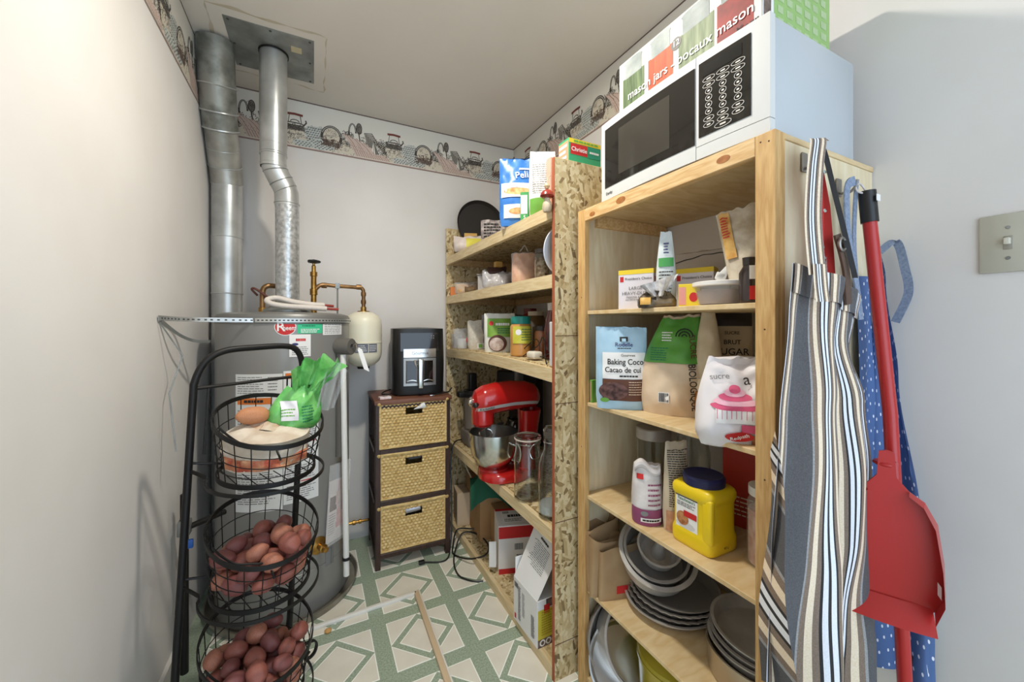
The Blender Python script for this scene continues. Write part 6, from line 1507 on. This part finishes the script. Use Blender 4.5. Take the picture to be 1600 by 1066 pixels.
# ================================================================== HANGING ON THE CABINET SIDE
HOOKM = mat('hook steel', (150, 146, 140), .35, .9)
def hook(x, z, lab):
    t = thing('wall_hook', lab, 'hook', (x, NY0+.003, z))
    obj('hook_plate', G().rbox(-.01, .01, -.004, .0, -.02, .02, .0015), HOOKM, t)
    obj('hook_arm', G().tube(smooth_path([(0, -.003, -.012), (0, -.02, -.016), (0, -.032, -.006), (0, -.034, .008)], 5), .003, 8), HOOKM, t)
hook(.905, 1.545, 'steel hook on the cabinet side holding the striped apron')
hook(1.045, 1.515, 'steel hook near the wall holding the broom and blue apron')
STOPS = [(0, (86, 84, 86)), (.30, (150, 148, 148)), (.325, (128, 110, 96)), (.39, (230, 210, 184)), (.46, (128, 110, 96)), (.515, (40, 38, 40)), (.54, (224, 224, 230)), (.59, (46, 44, 46)), (.625, (224, 224, 230)), (.68, (40, 38, 40)), (.71, (128, 110, 96)), (.77, (230, 210, 184)), (.85, (128, 110, 96)), (.91, (150, 148, 148)), (.94, (86, 84, 86))]
STRIPE = mat_ramp_uv('striped apron cloth', STOPS, rep=3.1, phase=.66)
ap = thing('striped_apron', 'striped black, cream and taupe apron hanging on the cabinet side', 'apron', (.88, .40, .35))
AO = Vector((.88, .40, .35))
def lerp(a, b, t): return a+(b-a)*t
def curve(pts, t):
    for (a, x), (b, y) in zip(pts, pts[1:]):
        if t <= b:
            k = (t-a)/(b-a); k = k*k*(3-2*k); return x+(y-x)*k
    return pts[-1][1]
LEFT = [(0, .775), (.10, .765), (.3, .742), (.55, .722), (.8, .70), (1, .688)]
RIGHT = [(0, 1.035), (.05, 1.02), (.12, 1.0), (.25, 1.07), (.42, 1.105), (.55, 1.105), (.66, 1.085), (.8, 1.12), (1, 1.135)]
def apron(u, v):
    xl, xr = curve(LEFT, v), curve(RIGHT, v)
    # folds squeeze the cloth sideways and push it out
    ph = u*3.7+.25*math.sin(v*5)+.5*v
    sq = .011*math.sin(2*PI*ph*.62)*(.4+.9*v)
    x = lerp(xl, xr, u)+sq*math.sin(PI*u)+.010*math.sin(v*9+u*4)*math.sin(PI*u)*v
    dep = .026*math.cos(2*PI*ph*.62+.4)*(.35+.9*v)+.012*math.sin(2*PI*(u*4.3+v*1.1))*v
    y = .402-.022*math.sin(PI*min(1, u*1.1))-dep*(.25+.6*math.sin(PI*min(1, .08+u*.9)))
    z = 1.322-.97*v-.05*u*(1-v)
    return Vector((x, min(y, .43), z))-AO
g = G().grid(apron, 120, 70, uv=True)
obj('apron_cloth', g, STRIPE, ap, ang=180)
g = G().grid(lambda u, v: apron(u, v*.055)+Vector((0, -.004, 0)), 120, 5, uv=True)
obj('top_hem', g, mat_ramp_uv('striped hem cloth', STOPS, rep=3.1, phase=.70), ap, ang=180)
# neck strap over the hook
def strap(name, pts, w, m, parent, off, up=(0, 0, 1), t=.0016, uvm=False):
    return obj(name, G().band([Vector(p)-off for p in smooth_path(pts, 6)], w, t, closed=False, up=up), m, parent)
SM = mat('taupe strap', (128, 112, 98), .9, rgb2=(210, 194, 170), scale=60, stretch=(1, 1, .05))
def ribbon(pts, w, wd):
    """flat ribbon along a path, its width along wd"""
    P = smooth_path(pts, 6); g = G(); wd = Vector(wd).normalized(); n = len(P)
    g.uv = []
    for i, p in enumerate(P):
        for k in range(5):
            g.v.append(tuple(p+wd*w*(k/4-.5)-AO)); g.uv.append((.40+.52*k/4, i/n))
    for i in range(n-1):
        for k in range(4): g.f.append((i*5+k, i*5+k+1, (i+1)*5+k+1, (i+1)*5+k))
    return g
STRAP1 = mat_ramp_uv('striped neck strap', STOPS, rep=1.0)
obj('neck_strap', ribbon([(.803, .372, 1.30), (.812, .383, 1.40), (.838, .392, 1.50), (.862, .398, 1.56), (.872, .405, 1.572), (.884, .403, 1.568)], .036, (1, -.35, .12)), STRAP1, ap, ang=180)
obj('neck_strap', ribbon([(.872, .407, 1.572), (.886, .4, 1.55), (.897, .39, 1.48), (.912, .38, 1.40), (.935, .37, 1.30)], .011, (1, -.6, 0)), mat('dark strap', (44, 42, 42), .9), ap, ang=180)
obj('strap_tab', ribbon([(.806, .37, 1.318), (.802, .366, 1.28), (.80, .362, 1.25)], .03, (1, -.3, 0)), STRAP1, ap, ang=180)
# twisted side of the apron behind the front edge
def side_cloth(u, v):
    x = .732-.035*v+.035*u+.012*math.sin(v*7); y = .425+.028*u-.055*v*(1-u)-.02
    return Vector((x, min(y, .436), 1.02-.42*v-.05*u))-AO
g = G().grid(side_cloth, 20, 30); g.uv = [((.4+1.6*(j/30)+.25*(i/20)), 0) for j in range(31) for i in range(21)]
obj('twisted_side', g, mat_ramp_uv('striped side cloth', STOPS, rep=1.0), ap, ang=180)

# red printed cloth strip and leather strap behind the striped apron
t = thing('red_cloth', 'narrow red cloth with pale leaf print behind the striped apron', 'cloth', (.885, .418, 1.27))
def redc(u, v): return Vector((-.022+.046*u*(.5+.5*min(1, v*3))+.026*v, -.012-.008*math.sin(u*6+v*2), .295-.36*v))
obj('cloth', G().grid(redc, 10, 30), mat('red cotton', (176, 46, 40), .85), t, ang=180)
for k, (a, b) in enumerate(((.35, .16), (.7, .2), (.4, .36), (.7, .42), (.5, .55), (.75, .62), (.3, .75))):
    p0 = redc(a, b)+Vector((0, -.002, 0))
    for q in range(3):
        an = q*2.1+k; d = Vector((math.cos(an), 0, math.sin(an))); w = Vector((-d.z, 0, d.x))
        obj('leaf_print', G().add([p0, p0+d*.008+w*.004, p0+d*.016, p0+d*.008-w*.004], [(0, 1, 2, 3)]), mat('leaf print', (164, 176, 168), .8), t, ang=0)
t = thing('leather_strap', 'short dark leather strap with a metal buckle in the apron top', 'strap', (.93, .40, 1.27))
obj('strap', G().band(smooth_path([(-.022, -.012, .115), (-.012, -.016, .08), (.0, -.018, .04), (.012, -.016, -.02)], 5), .004, .022, closed=False, up=(0, -1, 0)), mat('dark leather', (84, 62, 50), .45), t)
obj('buckle', G().tube([(-.02+.012*math.cos(k*PI/8), -.02, .095+.012*math.sin(k*PI/8)) for k in range(16)], .003, 6, True), HOOKM, t)

# broom with clip-on dustpan
t = thing('upright_broom', 'red broom pole with a black grip hanging from the hook by the wall', 'broom', (1.10, .385, 0))
BO = Vector((1.10, .385, 0))
top, mid, low = Vector((1.076, .405, 1.50)), Vector((1.10, .375, 1.02)), Vector((1.13, .345, .05))
obj('pole', G().tube([p-BO for p in (Vector((1.079, .402, 1.44)), mid, low)], .0125, 18), REDP, t)
obj('grip', G().tube([p-BO for p in (Vector((1.0795, .4015, 1.432)), Vector((1.0775, .4035, 1.47)), top)], .0155, 18), BLACKP, t)
obj('grip_tag', G().box(-.033, -.018, -.0005, .0, 1.475, 1.49).v and G().rbox(-.034, -.018, -.0005, .0005, 1.474, 1.488, .0002, 1, Matrix.Rotation(R(0), 4, 'Z')), WHITEB, t)
obj('hang_loop', G().tube(smooth_path([(top-BO)+Vector((-.006, 0, .0)), Vector((1.06, .41, 1.515))-BO, Vector((1.046, .413, 1.51))-BO, Vector((1.05, .41, 1.497))-BO, (top-BO)+Vector((0, 0, -.005))], 5), .002, 6), mat('clear loop', (200, 190, 186), .3), t)
obj('broom_head', G().rbox(-.13, .07, -.075, -.02, .02, .07, .01, 3), REDP, t)
obj('bristles', G().rbox(-.125, .065, -.072, -.023, .0, .025, .003, 1), mat('grey bristles', (90, 86, 84), .9), t)
t = thing('dustpan', 'glossy red dustpan clipped on the broom pole beside the apron', 'dustpan', (1.025, .355, .638), -64)
DP = [(.0, .40), (.016, .395), (.02, .335), (.045, .305), (.075, .285), (.098, .24), (.11, .15), (.112, .075), (.092, .03), (.05, -.01), (.0, -.02)]
out = [(-x, z) for x, z in DP[::-1]]+DP[1:-1]
DP = [(x*.72, z*.80) for x, z in DP]
out = [(-x, z) for x, z in DP]+DP[::-1][1:-1]
g = G(); n = len(out)
def ypan(x, z): return -.03+.035*min(1, abs(x)/.1)**2*(.3+.7*min(1, max(0, (.3-z)/.3)))*0
# floor of the pan plus raised side walls and back hood
g.prism(out, -.002, .002)
obj('pan_floor', g, REDP, t, ang=20)
def wall_path(sgn): return [(sgn*x, z) for x, z in DP if .02 <= z <= .31]
for sgn in (-1, 1):
    w = [(sgn*x*.72, z_*.8) for x, z_ in ((.045, .305), (.075, .285), (.098, .24), (.11, .15), (.112, .075), (.092, .03))]
    gg = G(); k = len(w)
    for x, z_ in w: gg.v += [(x, -.002, z_), (x*.9, -.02-.03*(1-z_/.25), z_-.004)]
    gg.f = [(2*i, 2*i+1, 2*i+3, 2*i+2) for i in range(k-1)]
    obj('side_wall', gg, REDP, t, ang=20)
hood = G(); hood.grid(lambda u, v: (-.064+.128*u, -.040*(1-v)-.006*math.sin(PI*u), -.004+.034*v), 10, 3)
obj('hood', hood, REDP, t, ang=40)
obj('pole_clip', G().tube([(0.016*math.cos(k*PI/8), .014+.016*math.sin(k*PI/8), .29) for k in range(14)], .004, 8), REDP, t)
patch('white_sticker', WHITEB, t, lambda a, b, o: Vector((.068+a*.1+o, -.024-a, .075+b)), -.009, .009, -.01, .014, 2)

# blue dotted apron by the wall
def mat_dots():
    m = bpy.data.materials.new('blue dotted cotton'); m.use_nodes = True
    nt = m.node_tree; b = nt.nodes['Principled BSDF']; b.inputs['Roughness'].default_value = .85
    uv = nt.nodes.new('ShaderNodeUVMap'); vo = nt.nodes.new('ShaderNodeTexVoronoi'); vo.voronoi_dimensions = '2D'; vo.inputs['Scale'].default_value = 1; vo.inputs['Randomness'].default_value = .35
    mp = nt.nodes.new('ShaderNodeMapping'); mp.inputs['Scale'].default_value = (8, 32, 1); mp.inputs['Rotation'].default_value = (0, 0, .3)
    nt.links.new(uv.outputs['UV'], mp.inputs['Vector']); nt.links.new(mp.outputs['Vector'], vo.inputs['Vector'])
    lt = nt.nodes.new('ShaderNodeMath'); lt.operation = 'LESS_THAN'; lt.inputs[1].default_value = .13
    nt.links.new(vo.outputs['Distance'], lt.inputs[0])
    mx = nt.nodes.new('ShaderNodeMixRGB'); mx.inputs['Color1'].default_value = (*lin((80, 106, 154)), 1); mx.inputs['Color2'].default_value = (*lin((226, 228, 236)), 1)
    nt.links.new(lt.outputs[0], mx.inputs['Fac']); nt.links.new(mx.outputs['Color'], b.inputs['Base Color'])
    return m
DOT = mat_dots()
t = thing('blue_apron', 'blue apron with small white dots hanging against the right wall', 'apron', (1.19, .40, .38))
BA = Vector((1.19, .40, .38))
def blue(u, v):
    yf = curve([(0, .425), (.08, .413), (.3, .392), (.6, .352), (.85, .332), (1, .328)], v)
    yb = .437
    y = lerp(yb, yf, u); x = 1.196-.012*math.sin(PI*u*2.2+v*2)*(.3+v)-.02*v*(1-u)-.004*math.sin(v*14)
    z = lerp(1.40, .395+.05*(1-u)-.03*(u > .9), v)-.02*(1-u)*(1-v)
    return Vector((min(x, 1.209), y, z))-BA
g = G().grid(blue, 34, 60, uv=True)
obj('apron_cloth', g, DOT, t, ang=180)
def blue2(u, v): return Vector((1.12+.06*u-.03*v, .43-.05*u*v, 1.33-.8*v))-BA
obj('folded_bib', G().grid(lambda u, v: Vector((1.10+.09*u, .434-.03*u*v-.01*math.sin(u*5+v*3), 1.32-.9*v))-BA, 20, 40, uv=True), DOT, t, ang=180)
GS = mat('grey blue webbing', (140, 152, 172), .9, rgb2=(116, 128, 150), scale=200)
obj('dark_hem', G().band([Vector(p)-BA for p in ((1.186, .372, .47), (1.186, .35, .44), (1.186, .331, .415))], .004, .014, closed=False, up=(1, 0, 0)), mat('dark strap', (44, 42, 42), .9), t)
obj('neck_loop', G().band([Vector(p)-BA for p in smooth_path([(1.16, .415, 1.375), (1.185, .40, 1.40), (1.19, .39, 1.388), (1.19, .38, 1.335), (1.19, .374, 1.295), (1.19, .378, 1.265), (1.188, .396, 1.215)], 6)], .016, .0018, closed=False, up=(0, 1, .4)), GS, t)
obj('waist_tie', G().band([Vector(p)-BA for p in smooth_path([(1.04, .412, 1.52), (1.02, .418, 1.50), (1.022, .416, 1.40), (1.035, .408, 1.30), (1.04, .402, 1.22)], 6)], .003, .02, closed=False, up=(0, 1, 0)), GS, t)
obj('waist_tie', G().band([Vector(p)-BA for p in smooth_path([(1.045, .41, 1.52), (1.058, .418, 1.49), (1.056, .42, 1.40), (1.062, .418, 1.30)], 6)], .003, .014, closed=False, up=(0, 1, 0)), GS, t)
